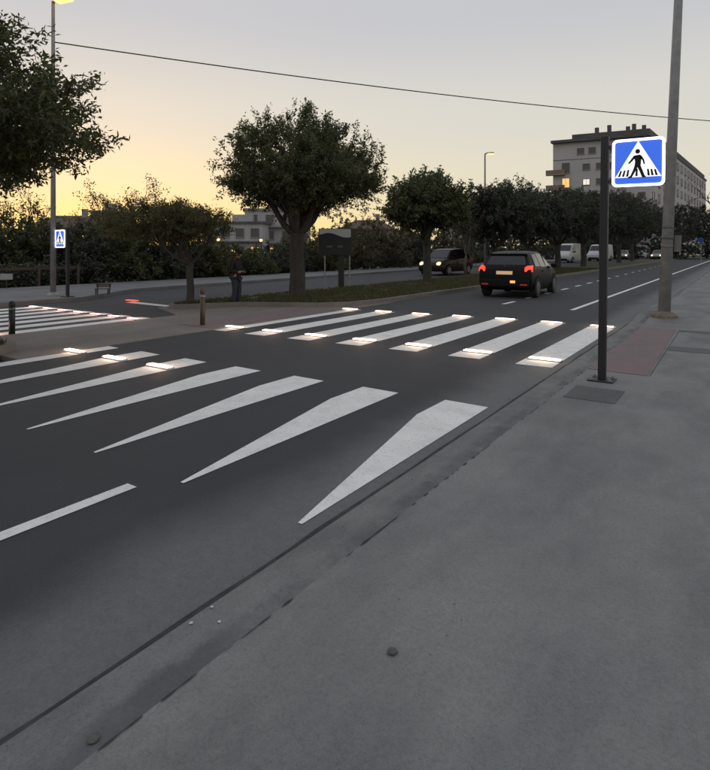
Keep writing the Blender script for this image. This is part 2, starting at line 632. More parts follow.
# ragged broken joint between kerb and pavement
jl = []
for i in range(1400):
    y = -1.5 + i * .01
    w = max(0.0, .009 * noise.noise(Vector((y * 2.1, 4, 0))) + .009 * noise.noise(Vector((y * 13, 7, 0))) + .001)
    if w > .0006 and i < 1399:
        jl.append((y, w))
    elif jl:
        if len(jl) > 3:
            patch('pavement_crack', [(-1.619 - q, yy) for yy, q in jl] + [(-1.619 + q * .7, yy) for yy, q in reversed(jl)], M['gutter'], lift=.004)
        jl = []

# median: paved refuge, planted ends with kerbs
refuge = tag(MB().prism([(-8.42, 4.0), (-8.42, 14.5), (-12.9, 14.5), (-12.9, 9.7), (-11.0, 8.8), (-11.0, 4.0)], -.05, .016).build('median_refuge', M['refuge']), kind='structure')
sheet('red_paving', [(-8.55, 7.7), (-8.55, 12.2), (-9.6, 12.2), (-9.6, 7.7)], .021, M['redpave'], refuge)


def island(name, poly, top, kerb_w=.14):
    c = Vector((sum(p[0] for p in poly) / len(poly), sum(p[1] for p in poly) / len(poly)))
    n = len(poly)
    inner = []
    for i in range(n):
        a, b, d = Vector(poly[i - 1]), Vector(poly[i]), Vector(poly[(i + 1) % n])
        t = ((b - a).normalized() + (d - b).normalized()).normalized()
        inner.append(tuple(b + Vector((-t.y, t.x)) * kerb_w))
    k = MB()
    k.add([(x, y, -.05) for x, y in poly] + [(x, y, top) for x, y in poly] + [(x, y, top) for x, y in inner] + [(x, y, top - .06) for x, y in inner],
          [(i, (i + 1) % n, n + (i + 1) % n, n + i) for i in range(n)] + [(n + i, n + (i + 1) % n, 2 * n + (i + 1) % n, 2 * n + i) for i in range(n)] +
          [(2 * n + i, 2 * n + (i + 1) % n, 3 * n + (i + 1) % n, 3 * n + i) for i in range(n)])
    base = tag(k.build(name + '_kerb', M['refuge']), kind='structure')
    t = tag(sheet(name, inner, top - .02, M['grassbase']), kind='structure')
    return inner


def in_poly(x, y, poly):
    r = False
    j = len(poly) - 1
    for i in range(len(poly)):
        xi, yi = poly[i]
        xj, yj = poly[j]
        if (yi > y) != (yj > y) and x < (xj - xi) * (y - yi) / (yj - yi) + xi:
            r = not r
        j = i
    return r


nose = [(-8.62, 160), (-12.85, 160), (-12.85, 11), (-12.7, 9.9), (-12.3, 9.7), (-11.9, 10.2), (-11.3, 11.2), (-10.3, 11.7), (-9.4, 12.2), (-8.85, 13.0), (-8.62, 14.2)]
in1 = island('planted_median', nose, .12)
nose2 = [(-8.75, -14), (-8.75, 3.3), (-8.85, 3.9), (-9.2, 4.35), (-9.8, 4.5), (-10.4, 4.35), (-10.75, 3.8), (-10.8, 3.2), (-10.8, -14)]
in2 = island('planted_island', nose2, .13)

# far pavement
fk = [(-16.6, -14), (-16.6, 9.8), (-18.6, 13), (-18.8, 18), (-19.5, 29), (-20, 40), (-20.1, 175)]
m = MB()
for i, (x, y) in enumerate(fk):
    b = -22.6 if y < 20 else -22.9
    m.v += [(x, y, -.02), (x, y, .12), (x - .15, y, .12), (b, y, .14)]
for i in range(len(fk) - 1):
    for j in range(3):
        a = 4 * i + j
        m.f.append((a, a + 1, a + 5, a + 4))
far_pavement = tag(m.build('far_pavement', M['farpave']), kind='structure')


# ------------------------------------------------------------------ foliage
def leaf_mesh(name, pos, dirs, L, W, mat, rng, fold=.18):
    n = len(pos)
    d = dirs / (np.linalg.norm(dirs, axis=1, keepdims=True) + 1e-9)
    r = rng.normal(size=(n, 3))
    side = np.cross(d, r)
    side /= np.linalg.norm(side, axis=1, keepdims=True) + 1e-9
    up = np.cross(side, d)
    sl = rng.uniform(.7, 1.3, (n, 1))
    v = np.empty((n, 4, 3))
    v[:, 0] = pos
    v[:, 1] = pos + d * L * .45 * sl + side * W * .5 * sl + up * fold * W
    v[:, 2] = pos + d * L * sl - up * L * .12
    v[:, 3] = pos + d * L * .45 * sl - side * W * .5 * sl + up * fold * W
    me = bpy.data.meshes.new(name)
    me.vertices.add(n * 4)
    me.vertices.foreach_set('co', v.reshape(-1).astype(np.float32))
    me.loops.add(n * 4)
    me.loops.foreach_set('vertex_index', np.arange(n * 4, dtype=np.int32))
    me.polygons.add(n)
    me.polygons.foreach_set('loop_start', np.arange(0, n * 4, 4, dtype=np.int32))
    me.polygons.foreach_set('loop_total', np.full(n, 4, dtype=np.int32))
    me.materials.append(mat)
    me.update(calc_edges=True)
    return me


def crown_points(rng, n, rad, flat, gap, gscale, seed, shell=.45):
    """points in an uneven flattened dome, with gaps"""
    out = []
    while len(out) < n:
        v = rng.normal(size=3)
        v /= np.linalg.norm(v)
        r = (shell + (1 - shell) * rng.random()) if rng.random() < .75 else rng.random() ** .5
        if v[2] < 0:
            v[2] *= flat
        wob = 1 + .30 * noise.noise(Vector(v * 1.7) + Vector((seed * 3.1, 0, 0))) + .22 * noise.noise(Vector(v * 4.2) + Vector((0, seed * 1.7, 0)))
        p = v * r * np.array(rad) * wob
        if noise.noise(Vector(p) * gscale + Vector((seed, seed, 0))) < gap:
            continue
        out.append((p, v))
    return np.array([o[0] for o in out]), np.array([o[1] for o in out])


def leaf_crown(name, parent, centre, rad, nshoots, per, L, W, S, mat, seed, flat=.55, gap=-.25, gscale=.9, upright=.8, droop=.3, shell=.45):
    rng = np.random.default_rng(seed)
    p, v = crown_points(rng, nshoots, rad, flat, gap, gscale, seed, shell)
    d = v * .75 + rng.normal(size=p.shape) * .35
    d[:, 2] += upright * np.clip(v[:, 2] + .35, -.2, 1)
    d /= np.linalg.norm(d, axis=1, keepdims=True)
    ln = S * rng.uniform(.45, 1.25, (nshoots, 1))
    t = rng.random((nshoots, per, 1)) ** .85
    pos = p[:, None, :] + d[:, None, :] * ln[:, None, :] * t + rng.normal(size=(nshoots, per, 3)) * (.055 * S + .02)
    ld = d[:, None, :] * .45 + rng.normal(size=(nshoots, per, 3)) * .75
    ld[..., 2] -= droop
    pos = pos.reshape(-1, 3) + np.array(centre)
    me = leaf_mesh(name, pos, ld.reshape(-1, 3), L, W, mat, rng)
    return obj(name, me, parent), p + np.array(centre)


def bent(a, b, k, sag, rng, r0, r1):
    a, b = Vector(a), Vector(b)
    pts, rads = [], []
    off = Vector(rng.normal(size=3)) * .06 * (b - a).length
    for i in range(k):
        t = i / (k - 1)
        p = a.lerp(b, t) + off * math.sin(t * math.pi) + Vector((0, 0, -sag * math.sin(t * math.pi)))
        pts.append(p)
        rads.append(r0 + (r1 - r0) * t)
    return pts, rads


def tree(label, loc, fork, tr, centre, rad, nshoots, per, L, W, S, leaf, seed, group, name='tree', lean=(0, 0), nlimb=7, rz=0, cat='tree', **kw):
    rng = np.random.default_rng(seed + 100)
    root = tag(empty(name, (loc[0], loc[1], loc[2] if len(loc) > 2 else .08), rz), label, cat, group)
    m = MB()
    top = Vector((lean[0], lean[1], fork))
    pts = [Vector((0, 0, -.08)), Vector((0, 0, .06)), Vector((lean[0] * .2 + .02, lean[1] * .2, fork * .35)), Vector((lean[0] * .55 - .02, lean[1] * .6, fork * .7)), top]
    m.tube(pts, [tr * 1.35, tr * 1.12, tr, tr * .92, tr * .98], 12)
    trunk = m.build('trunk', M['bark'], root, True)
    cr, pp = leaf_crown('crown', root, centre, rad, nshoots, per, L, W, S, leaf, seed, **kw)
    idx = rng.choice(len(pp), nlimb * 5, replace=False)
    order = sorted(idx, key=lambda i: math.atan2(pp[i][1] - top.y, pp[i][0] - top.x))
    for q in range(nlimb):
        grp = order[q * 5:(q + 1) * 5]
        c = Vector(np.mean([pp[i] for i in grp], axis=0))
        tgt = top.lerp(c, .85)
        lm = MB()
        a, ra = bent(top - Vector((0, 0, .08)), tgt, 6, .10 * (tgt - top).length, rng, tr * .52, tr * .26)
        lm.tube(a, ra, 8)
        for i in grp:
            k = random.randint(2, 4)
            e, re = bent(a[k], Vector(pp[i]), 5, .02, rng, ra[k] * .55, .008)
            lm.tube(e, re, 5)
        lm.build('limb', M['bark'], root, True)
    return root


GRP_T = 'trees growing along the median'
# large round-headed tree on the median
tree('large round crowned evergreen tree with thick trunk on the median beside the standing person', (-11.36, 13.65), 2.0, .24, (.16, .08, 3.72), (2.2, 2.2, 1.62), 2300, 44,
     .105, .038, .48, M['leaf'], 11, GRP_T, nlimb=9, flat=.5, gap=-.40, gscale=.75, shell=.25)
# near tree at the left edge
tree('near evergreen tree at the left edge with long limb reaching over the road', (-10.0, 2.35), 1.9, .21, (.0, .30, 3.22), (2.72, 2.72, 1.42), 3600, 46,
     .092, .036, .46, M['leaf'], 23, GRP_T, nlimb=10, flat=.5, gap=-.33, gscale=.8, shell=.2)
# low spreading tree beside bollard
tree('small low spreading tree with thin forked trunk behind the brown bollard', (-12.38, 10.35), 1.15, .10, (-.50, -.34, 2.15), (1.75, 1.75, .42), 820, 40,
     .075, .026, .30, M['leafolive'], 31, GRP_T, nlimb=6, flat=.55, gap=-.2, gscale=1.1)
ROW = [  # x, y, fork, trunk r, crown z, radii, seed
    (-11.9, 23.6, 1.7, .19, 3.4, (1.75, 1.75, 1.25), 41, 'dark round tree on the grass in front of the oncoming maroon car'),
    (-12.3, 33.5, 1.7, .19, 3.65, (3.0, 3.0, 1.5), 43, 'first of the dense dark trees behind the black hatchback'),
    (-12.1, 39.5, 1.8, .20, 3.85, (3.2, 3.2, 1.65), 47, 'second of the dense dark trees behind the black hatchback'),
    (-11.8, 46.0, 1.9, .24, 4.2, (3.4, 3.4, 1.8), 53, 'third of the dense dark trees, just left of the white van'),
    (-11.5, 53.5, 2.0, .24, 4.6, (3.6, 3.6, 2.0), 59, 'dense dark tree between the two white vans'),
    (-11.6, 62.0, 2.1, .24, 5.0, (3.8, 3.8, 2.2), 61, 'dense dark tree just right of the two white vans'),
    (-11.4, 71.0, 2.2, .24, 5.2, (4.0, 4.0, 2.4), 67, 'dense dark tree behind the lower edge of the lit crossing sign'),
    (-11.6, 82.0, 2.3, .24, 5.6, (4.2, 4.2, 2.6), 71, 'far median tree just left of the distant headlights'),
]
for (x, y, fk_, tr, cz, rad, sd, lab) in ROW:
    tree(lab, (x, y), fk_, tr, (0, 0, cz), rad, 1000, 36, .16, .068, .55, M['leafdark'] if y > 30 else M['leaf'], sd, GRP_T, nlimb=6, flat=.6 if y < 30 else .85, gap=-.42, gscale=.6, shell=.3, upright=.8 if y < 30 else .45)
# far end of the road, closing the view
FAR = [(-9.5, 118, 6.0, 4.6), (-15.5, 112, 6.2, 4.5), (-5.0, 126, 6.3, 4.8), (1.5, 132, 6.8, 5.2), (7.5, 124, 6.0, 5), (-22, 108, 6.0, 4.5)]
labs = ['distant tree closing the road end behind the far headlights', 'distant tree left of the far headlights at the road end',
        'distant tree at the road end just right of the grey lamp post', 'distant tree at the far right where the road ends',
        'distant tree beyond the right edge of the pavement', 'distant tree at the road end behind the second white van']
for (x, y, cz, r), lab, i in zip(FAR, labs, range(9)):
    tree(lab, (x, y, 0), 2.6, .25, (0, 0, cz), (r, r, r * .72), 380, 28, .34, .16, .9, M['leafdark'], 200 + i, 'trees closing the far end of the road', nlimb=5, flat=.9, gap=-.45, gscale=.45,
         shell=.3)


def bare_tree(label, loc, h, seed, spread, nleaf, group, mat_leaf, name='bare_tree', r0=.09, levels=4, cat='tree'):
    rng = np.random.default_rng(seed)
    root = tag(empty(name, (loc[0], loc[1], 0)), label, cat, group)
    tm, bmm = MB(), MB()
    tips = []

    def grow(p, d, ln, r, lv):
        q = p + d * ln
        mid = p.lerp(q, .5) + Vector(rng.normal(size=3)) * ln * .05
        (tm if lv == 0 else bmm).tube([p, mid, q], [r, r * .85, r * .68], 6 if lv < 2 else 4)
        if lv >= levels:
            tips.append((q, d))
            return
        for k in range(3 if lv < 2 else 2 + int(rng.random() < .5)):
            nd = (d + Vector(rng.normal(size=3)) * spread + Vector((0, 0, .15))).normalized()
            grow(q if rng.random() < .7 else mid, nd, ln * rng.uniform(.58, .85), r * .62, lv + 1)
    grow(Vector((0, 0, -.1)), Vector((0, 0, 1)), h * .34, r0, 0)
    tm.build('trunk', M['twig'], root, True)
    bmm.build('branches', M['twig'], root, True)
    if nleaf:
        P = np.array([t[0] for t in tips])
        ii = rng.integers(0, len(P), nleaf)
        pos = P[ii] + rng.normal(size=(nleaf, 3)) * .12
        obj('crown', leaf_mesh('crown', pos, rng.normal(size=(nleaf, 3)), .12, .06, mat_leaf, rng), root)
    return root


GRP_B = 'sparse feathery trees behind the far pavement'
for (a, d, h, sd, nl, lab) in [(-.445, 29, 5.0, 301, 900, 'sparse feathery tree with thin golden twigs above the low building at left'),
                               (-.385, 31, 5.4, 303, 900, 'tallest feathery twigs rising behind the low spreading tree'),
                               (-.32, 30, 4.9, 305, 900, 'feathery twigs behind the right side of the low spreading tree'),
                               (-.60, 31, 5.2, 307, 600, 'golden feathery tree at the left edge under the near tree'),
                               (-.565, 27, 4.3, 309, 500, 'golden feathery shrub left of the tall lamp pole')]:
    bare_tree(lab, place(a, d), h, sd, .42, nl, GRP_B, M['leafolive'], 'feathery_tree', .07)
bare_tree('bare twigs of a leafless tree at the right edge of the sky', place(.665, 31), 7.0, 330, .42, 60, None, M['leafbrown'], 'leafless_tree', .09)
bare_tree('small bare forked tree between the dark trees beside the lamp post', place(.195, 33), 3.9, 335, .4, 500, None, M['leafbrown'], 'leafless_tree', .10)


def shrub(label, loc, rad, n, per, L, mat, seed, group, name='shrub', base=0, cat='shrub'):
    root = tag(empty(name, (loc[0], loc[1], base)), label, cat, group)
    cr, pp = leaf_crown('foliage', root, (0, 0, rad[2] * .5), rad, n, per, L, L * .42, .42, mat, seed, flat=.5, gap=-.5, gscale=.8, upright=.5, droop=.1, shell=.2)
    st = MB()
    rng = np.random.default_rng(seed)
    for i in range(5):
        q = pp[rng.integers(0, len(pp))]
        a, ra = bent((rng.normal() * .15, rng.normal() * .15, -.1), tuple(q), 4, 0, rng, .035, .012)
        st.tube(a, ra, 5)
    st.build('stem', M['bark'], root)
    return root


SH = [(-.66, 24.5, 2.5, 2.0, 'leafdark'), (-.575, 25.5, 2.3, 2.05, 'leaf'), (-.49, 25.6, 1.9, 1.75, 'leafdark'), (-.415, 27.0, 2.2, 2.2, 'leaf'), (-.345, 29.0, 2.2, 1.9, 'leafdark'),
      (-.275, 31.0, 2.1, 1.6, 'leafolive'), (-.205, 34.0, 2.4, 1.1, 'leaf'), (-.135, 37, 2.4, 1.15, 'leafdark'), (-.075, 39.5, 2.8, 1.9, 'leafolive'), (-.015, 43, 3.0, 2.7, 'leafbrown'),
      (.045, 47, 3.1, 3.0, 'leafbrown'), (.10, 51.5, 3.0, 2.2, 'leafdark'), (.155, 57, 3.8, 3.0, 'leafbrown'), (.215, 64, 4.4, 3.6, 'leafdark'), (.28, 75, 5.4, 4.2, 'leafdark'),
      (.34, 88, 6.4, 4.6, 'leafdark'), (.40, 108, 7.0, 4.0, 'leafdark')]
wh = ['at the left edge of the far pavement', 'behind the tall lamp pole on the far side', 'behind the small far crossing sign', 'behind the brown bench',
      'left of the low spreading tree trunk', 'behind the low spreading tree trunk', 'behind the standing person', 'left of the large tree trunk',
      'behind the dark information board', 'right of the information board', 'left of the oncoming maroon car', 'behind the oncoming maroon car',
      'left of the far lamp post', 'right of the far lamp post', 'behind the first white van', 'behind the second white van', 'beyond the second white van']
for (a, d, w, h, mt), wl, i in zip(SH, wh, range(99)):
    shrub('dense shrub ' + wl, place(a, d), (w, w * .8, h), 520, 30, .12 + .0012 * d, M[mt], 400 + i, 'shrubs lining the far pavement')

for k, (x, y, w, h, wl) in enumerate([(-17, 106, 4.5, 3.6, 'at the road end left of the distant headlights'), (-9.5, 110, 4.5, 3.8, 'at the road end behind the distant headlights'),
                                     (-2.5, 116, 5, 4.0, 'at the road end just right of the grey lamp post'), (5, 118, 5, 4.2, 'at the far right end of the pavement'),
                                     (-25, 100, 5, 3.6, 'at the road end behind the farthest van')]):
    shrub('large dark shrub ' + wl, (x, y), (w, w * .8, h), 520, 30, .26, M['leafdark'], 450 + k, 'shrubs closing the road end')

# low clipped dark hedge behind the far pavement
rng = np.random.default_rng(5)
hp = []
for i in range(26000):
    y = rng.uniform(2, 60)
    x = -23.1 - rng.random() * 1.0
    z = .14 + rng.random() ** .7 * (.80 + .16 * noise.noise(Vector((y * .5, 0, 0))))
    hp.append((x, y, z))
hp = np.array(hp)
hedge = tag(empty('hedge', (-23.5, 30, .1)), 'low dark clipped hedge running along the back of the far pavement', 'hedge')
ho = obj('foliage', leaf_mesh('foliage', hp - np.array([-23.5, 30, .1]), rng.normal(size=hp.shape), .15, .08, M['leafdark'], rng), hedge)


# grass
def grass(name, label, poly, n, ylim, h, top, seed, mat):
    rng = np.random.default_rng(seed)
    xs = [p[0] for p in poly]
    pts = []
    while len(pts) < n:
        y = ylim[0] + (ylim[1] - ylim[0]) * rng.random() ** 1.6
        x = rng.uniform(min(xs), max(xs))
        if in_poly(x, y, poly) and noise.noise(Vector((x * 1.1, y * 1.1, seed))) > -.35 - .0 * y:
            pts.append((x, y, top - .03))
    pts = np.array(pts)
    d = rng.normal(size=pts.shape) * .55
    d[:, 2] = 1
    o = obj(name, leaf_mesh(name, pts, d, h, h * .16, mat, rng, .05))
    return tag(o, label, 'grass', kind='stuff')


grass('grass', 'short rough grass covering the median around the trees', in1, 42000, (9.7, 48), .11, .11, 3, M['grass'])
grass('island_grass', 'rough dry grass on the island nose at the left edge', in2, 7000, (4.5, -2), .10, .12, 4, M['grass'])
rng = np.random.default_rng(77)
pts = np.array([(x, y, .118) for x, y in zip(rng.uniform(-10.6, -8.9, 420), rng.uniform(1.0, 4.4, 420)) if in_poly(x, y, in2)])
tag(obj('fallen_leaves', leaf_mesh('fallen_leaves', pts, rng.normal(size=pts.shape) * np.array([1, 1, .25]), .10, .06, M['dryleaf'], rng)),
    'brown fallen leaves scattered on the island at the left edge', 'leaves', kind='stuff')

# ------------------------------------------------------------------ buildings


def facade_frame(p0, p1):
    """matrix: x along wall from p0 to p1, -y outwards to the viewer's left-hand normal, z up"""
    d = Vector((p1[0] - p0[0], p1[1] - p0[1], 0)).normalized()
    nrm = Vector((d.y, -d.x, 0))
    mt = Matrix(((d.x, -nrm.x, 0, p0[0]), (d.y, -nrm.y, 0, p0[1]), (0, 0, 1, 0), (0, 0, 0, 1)))
    return mt


WMESH = {}


def window(parent, mt, x, z, w, h, pane='wpane', fr=.08, frame='wframe'):
    key = (round(w, 2), round(h, 2), pane, frame)
    if key not in WMESH:
        f = MB()
        a, b = w / 2, h / 2
        f.box(-a, a, -.10, .02, -b, -b + fr).box(-a, a, -.10, .02, b - fr, b).box(-a, -a + fr, -.10, .02, -b + fr, b - fr).box(a - fr, a, -.10, .02, -b + fr, b - fr)
        f.box(-fr * .3, fr * .3, -.08, .02, -b + fr, b - fr)
        WMESH[key] = (f.mesh('window', M[frame]), MB().box(-a + fr, a - fr, -.04, .01, -b + fr, b - fr).mesh('pane', M[pane]),
                      MB().box(-a - .1, a + .1, -.18, .02, -b - .1, -b).mesh('sill', M['wall3']))
    o = obj('window', WMESH[key][0], parent)
    o.matrix_local = mt @ Matrix.Translation((x, 0, z))
    obj('pane', WMESH[key][1], o)
    obj('sill', WMESH[key][2], o)
    return o


def prism_poly(pts, z0, z1):
    return MB().prism(pts, z0, z1)


# tall apartment block right of centre
def w2(xc, d):
    return (xc * CS - d * SN, d * CS + xc * SN)


pc, pl, pr = Vector(w2(56.9, 110)), Vector(w2(41.0, 118)), Vector(w2(112, 182))
pb = pl + pr - pc
blk = tag(empty('apartment_block', (0, 0, 0)), 'tall grey apartment block with dark attic roof behind the lit crossing sign', 'building')
prism_poly([pl, pc, pr, pb], -1, 23.5).build('wall', M['wall1'], blk)
cen = (pl + pc + pr + pb) / 4


def grow_poly(k, pts):
    return [p + (p - cen).normalized() * k for p in pts]


prism_poly(grow_poly(1.0, [pl, pc, pr, pb]), 23.5, 24.05).build('cornice', M['roofdark'], blk)
ml, mc, mr_, mb = grow_poly(-1.2, [pl.lerp(pc, .18), pc, pr, pb.lerp(pr, .18)])
attic = prism_poly([ml, mc, mr_, mb], 24.05, 25.3).build('attic', M['roofdark'], blk)
F1 = facade_frame(pl, pc)
F2 = facade_frame(pc, pr)
len1, len2 = (pc - pl).length, (pr - pc).length
for t, hh in ((.30, 1.3), (.47, 1.6), (.72, 1.0), (.80, 1.4), (.93, 1.0)):
    q = ml.lerp(mc, t)
    q2 = (q + cen * .04) / 1.04
    MB().box(q2.x - .35, q2.x + .35, q2.y - .35, q2.y + .35, 25.3, 25.3 + hh).build('chimney', M['roofdark'], attic)
for k, z in enumerate([21.6, 18.4, 15.3, 12.2, 9.1, 6.0]):
    xs_ = [.36, .50, .64, .78, .92] if k else [.30, .42, .56, .64, .78, .90]
    for j, t in enumerate(xs_):
        pane = 'wpane'
        if (k, j) == (2, 0):
            pane = 'winwhite'
        window(blk, F1, t * len1, z, 1.35, 1.25, pane)
    if k in (1, 2, 3):
        window(blk, F1, .14 * len1, z, 1.5, 2.0, 'winglow' if k == 2 else 'wpane')
    # balcony at the left corner
    if k:
        b = MB().box(-1.3, 2.4, -1.1, .0, z - 1.5, z - 1.3, F1).build('balcony', M['wall3'], blk)
        MB().box(-1.3, 2.4, -1.1, -1.02, z - 1.3, z - .45, F1).box(-1.3, -1.22, -1.02, 0, z - 1.3, z - .45, F1).build('parapet', M['wallr'], b)
    n2 = 15
    for j in range(n2):
        t = (j + .6) / n2
        pane = 'wpale' if (k == 0 and j in (3, 5, 9, 10)) or (j == 8 and k in (1, 2)) else 'wpane'
        window(blk, F2, t * len2, z, 2.6 if k == 0 else 2.2, 1.7, pane)
    MB().box(0, len1, -.06, .0, z - 1.62, z - 1.5, F1).build('string_course', M['wframe'], blk) if k == 0 else None


def house(label, a, d, w, h, dep, rot, wall, roof, rows, cols, kind='flat', lit=(), name='house'):
    x, y = place(a, d)
    o = tag(empty(name, (x, y, 0), R(YAW + rot)), label, 'house', 'houses beyond the far pavement')
    MB().box(-w / 2, w / 2, 0, dep, -1, h).build('wall', M[wall], o)
    if kind == 'flat':
        rf = MB().box(-w / 2 - .3, w / 2 + .3, -.3, dep + .3, h, h + .35).build('roof', M[roof], o)
        MB().box(-w * .1, w * .25, dep * .3, dep * .6, h + .35, h + 1.6).build('stair_house', M[wall], rf)
    else:
        rf = MB().add([(-w / 2 - .4, -.4, h), (w / 2 + .4, -.4, h), (w / 2 + .4, dep + .4, h), (-w / 2 - .4, dep + .4, h), (-w / 2 + dep * .3, dep / 2, h + dep * .22), (w / 2 - dep * .3, dep / 2, h + dep * .22)],
                      [(0, 1, 5, 4), (1, 2, 5), (2, 3, 4, 5), (3, 0, 4), (3, 2, 1, 0)]).build('roof', M[roof], o)
        MB().box(w * .15, w * .15 + .7, dep * .4, dep * .4 + .7, h, h + dep * .22 + 1.0).build('chimney', M['wall3'], rf)
    st = h / rows
    for r in range(rows):
        for c in range(cols):
            xx = -w / 2 + w * (c + .5) / cols
            z = h - st * r - st * .5
            window(o, Matrix.Identity(4), xx, z, 1.3, min(1.4, st * .5), 'winglow' if (r, c) in lit else 'wpane')
        if r and kind == 'flat':
            MB().box(-w / 2 - .02, w / 2 + .02, -.9, .0, h - st * r - .1, h - st * r + .12).build('balcony', M[roof], o)
    return o


house('pale stepped house with flat roof left of the large tree', -.135, 92, 10.5, 7.9, 9, 8, 'wall2', 'wall3', 3, 4, lit=((2, 1),))
house('lower pale house with a lit window left of the stepped house', -.215, 88, 9.5, 5.6, 9, -6, 'wall2', 'roofdark', 2, 4, lit=((1, 3),))
house('long low house with tiled hip roof behind the small far crossing sign', -.515, 84, 10.5, 4.9, 9, 6, 'wall3', 'rooftile', 2, 4, 'hip')
house('boxy beige house beside the long tiled house', -.445, 92, 3.6, 7.6, 6, -4, 'wall3', 'wall3', 3, 2)
house('small white house behind the information board', .085, 96, 6.5, 3.6, 7, 4, 'wall2', 'rooftile', 1, 3, 'hip')
house('pale gabled house glimpsed between the dark median trees', .205, 100, 6.5, 6.8, 7, 10, 'wall2', 'rooftile', 2, 3, 'hip')
house('brown house behind the right side of the large tree', .02, 95, 9.0, 5.0, 8, -5, 'wallr', 'rooftile', 2, 3, 'hip', lit=((0, 0),))

# ------------------------------------------------------------------ street furniture


def crossing_sign(label, loc, rz, post_h, lean, name='crossing_sign', side=1):
    o = tag(empty(name, loc, rz), label, 'traffic sign', 'lit pedestrian crossing signs')
    o.rotation_euler = (0, lean, rz)
    MB().box(-.043, .043, -.043, .043, .01, post_h).build('post', M['blackpost'], o, bevel=.012)
    bp = MB().box(-.14, .14, -.14, .14, -.01, .016).build('base_plate', M['blackpost'], o, bevel=.004)
    for sx_ in (-.1, .1):
        for sy_ in (-.1, .1):
            MB().tube([(sx_, sy_, .016), (sx_, sy_, .045)], [.016, .014], 6).build('bolt', M['galv'], bp)
    cx, cz = .355 * side, post_h - .335
    hw = .27

    def rr(h, r, n=5):
        pts = []
        for (qx, qz, a0) in ((h - r, h - r, 0), (-h + r, h - r, 90), (-h + r, -h + r, 180), (h - r, -h + r, 270)):
            for i in range(n + 1):
                t = R(a0 + 90 * i / n)
                pts.append((cx + qx + r * math.cos(t), cz + qz + r * math.sin(t)))
        return pts
    box = MB().vprism(rr(hw - .004, .05), -.035, .05).build('sign_box', M['blackpost'], o)
    for zz in (-.2, .2):
        x0, x1 = sorted((.038 * side, .10 * side))
        MB().box(x0, x1, -.02, .03, cz + zz - .02, cz + zz + .02).build('bracket', M['blackpost'], o)
    # light border as a ring
    out, inn = rr(hw, .052), rr(hw - .027, .034)
    n = len(out)
    bm_ = MB()
    bm_.add([(x, -.048, z) for x, z in out] + [(x, -.048, z) for x, z in inn] + [(x, -.030, z) for x, z in out] + [(x, -.030, z) for x, z in inn],
            [((i + 1) % n, i, n + i, n + (i + 1) % n) for i in range(n)] + [(i, (i + 1) % n, 2 * n + (i + 1) % n, 2 * n + i) for i in range(n)] +
            [(n + (i + 1) % n, n + i, 3 * n + i, 3 * n + (i + 1) % n) for i in range(n)])
    bm_.build('light_border', M['signframe'], o)
    face = MB().vprism(rr(hw - .025, .036), -.040, -.036).build('blue_panel', M['signblue'], o)

    def fig(nm, poly, y0, mat, par=face):
        return MB().vprism([(cx + a * .9, cz + b * .9) for a, b in poly], y0, -.0395).build(nm, M[mat], par)
    fig('white_triangle', [(-.262, -.185), (.262, -.185), (.0, .268)], -.043, 'signwhite')
    k = .95
    for sx_ in (-.235, .235):
        MB().tube([(cx + sx_, -.0395, cz + .225), (cx + sx_, -.046, cz + .225)], [.008, .007], 8).build('screw', M['signblack'], face)
    walker = tag(empty('walker_symbol', (0, 0, 0), 0, face), 'black walking figure on the white triangle')

    def wk(nm, poly):
        fig(nm, [(a * k - .005, b * k - .02) for a, b in poly], -.046, 'signblack', walker)
    wk('head', [(.0 + .030 * math.cos(t * math.pi / 6), .165 + .032 * math.sin(t * math.pi / 6)) for t in range(12)])
    wk('torso', [(-.045, .112), (.028, .122), (.048, .10), (.040, .0), (.038, -.03), (-.036, -.03), (-.030, .03)])
    wk('arm', [(-.045, .112), (-.028, .08), (-.062, .040), (-.100, .002), (-.115, .014), (-.080, .062)])
    wk('arm', [(.03, .12), (.052, .10), (.078, .055), (.090, -.005), (.074, -.012), (.058, .045), (.030, .075)])
    wk('leg', [(-.036, -.025), (.008, -.03), (-.025, -.10), (-.070, -.182), (-.118, -.182), (-.108, -.165), (-.085, -.155), (-.055, -.085)])
    wk('leg', [(-.005, -.03), (.038, -.025), (.062, -.085), (.085, -.150), (.108, -.182), (.060, -.182), (.048, -.160), (.026, -.100)])
    for xx in (-.192, -.150, -.108, -.012, .112, .150, .190):
        fig('stripe_symbol', [(xx * 1.12 - .015, -.174), (xx * 1.12 + .012, -.174), (xx + .011, -.078 - abs(xx) * .10), (xx - .010, -.078 - abs(xx) * .10)], -.0455, 'signblack')
    return o


crossing_sign('lit blue pedestrian crossing sign with glowing white border on a black post', (-1.335, 7.17, zs(7)), 0, 2.86, R(.75))
crossing_sign('small lit crossing sign on the far pavement beside the tall lamp pole', (-16.95, 9.5, .13), 0, 2.10, 0, side=-1)


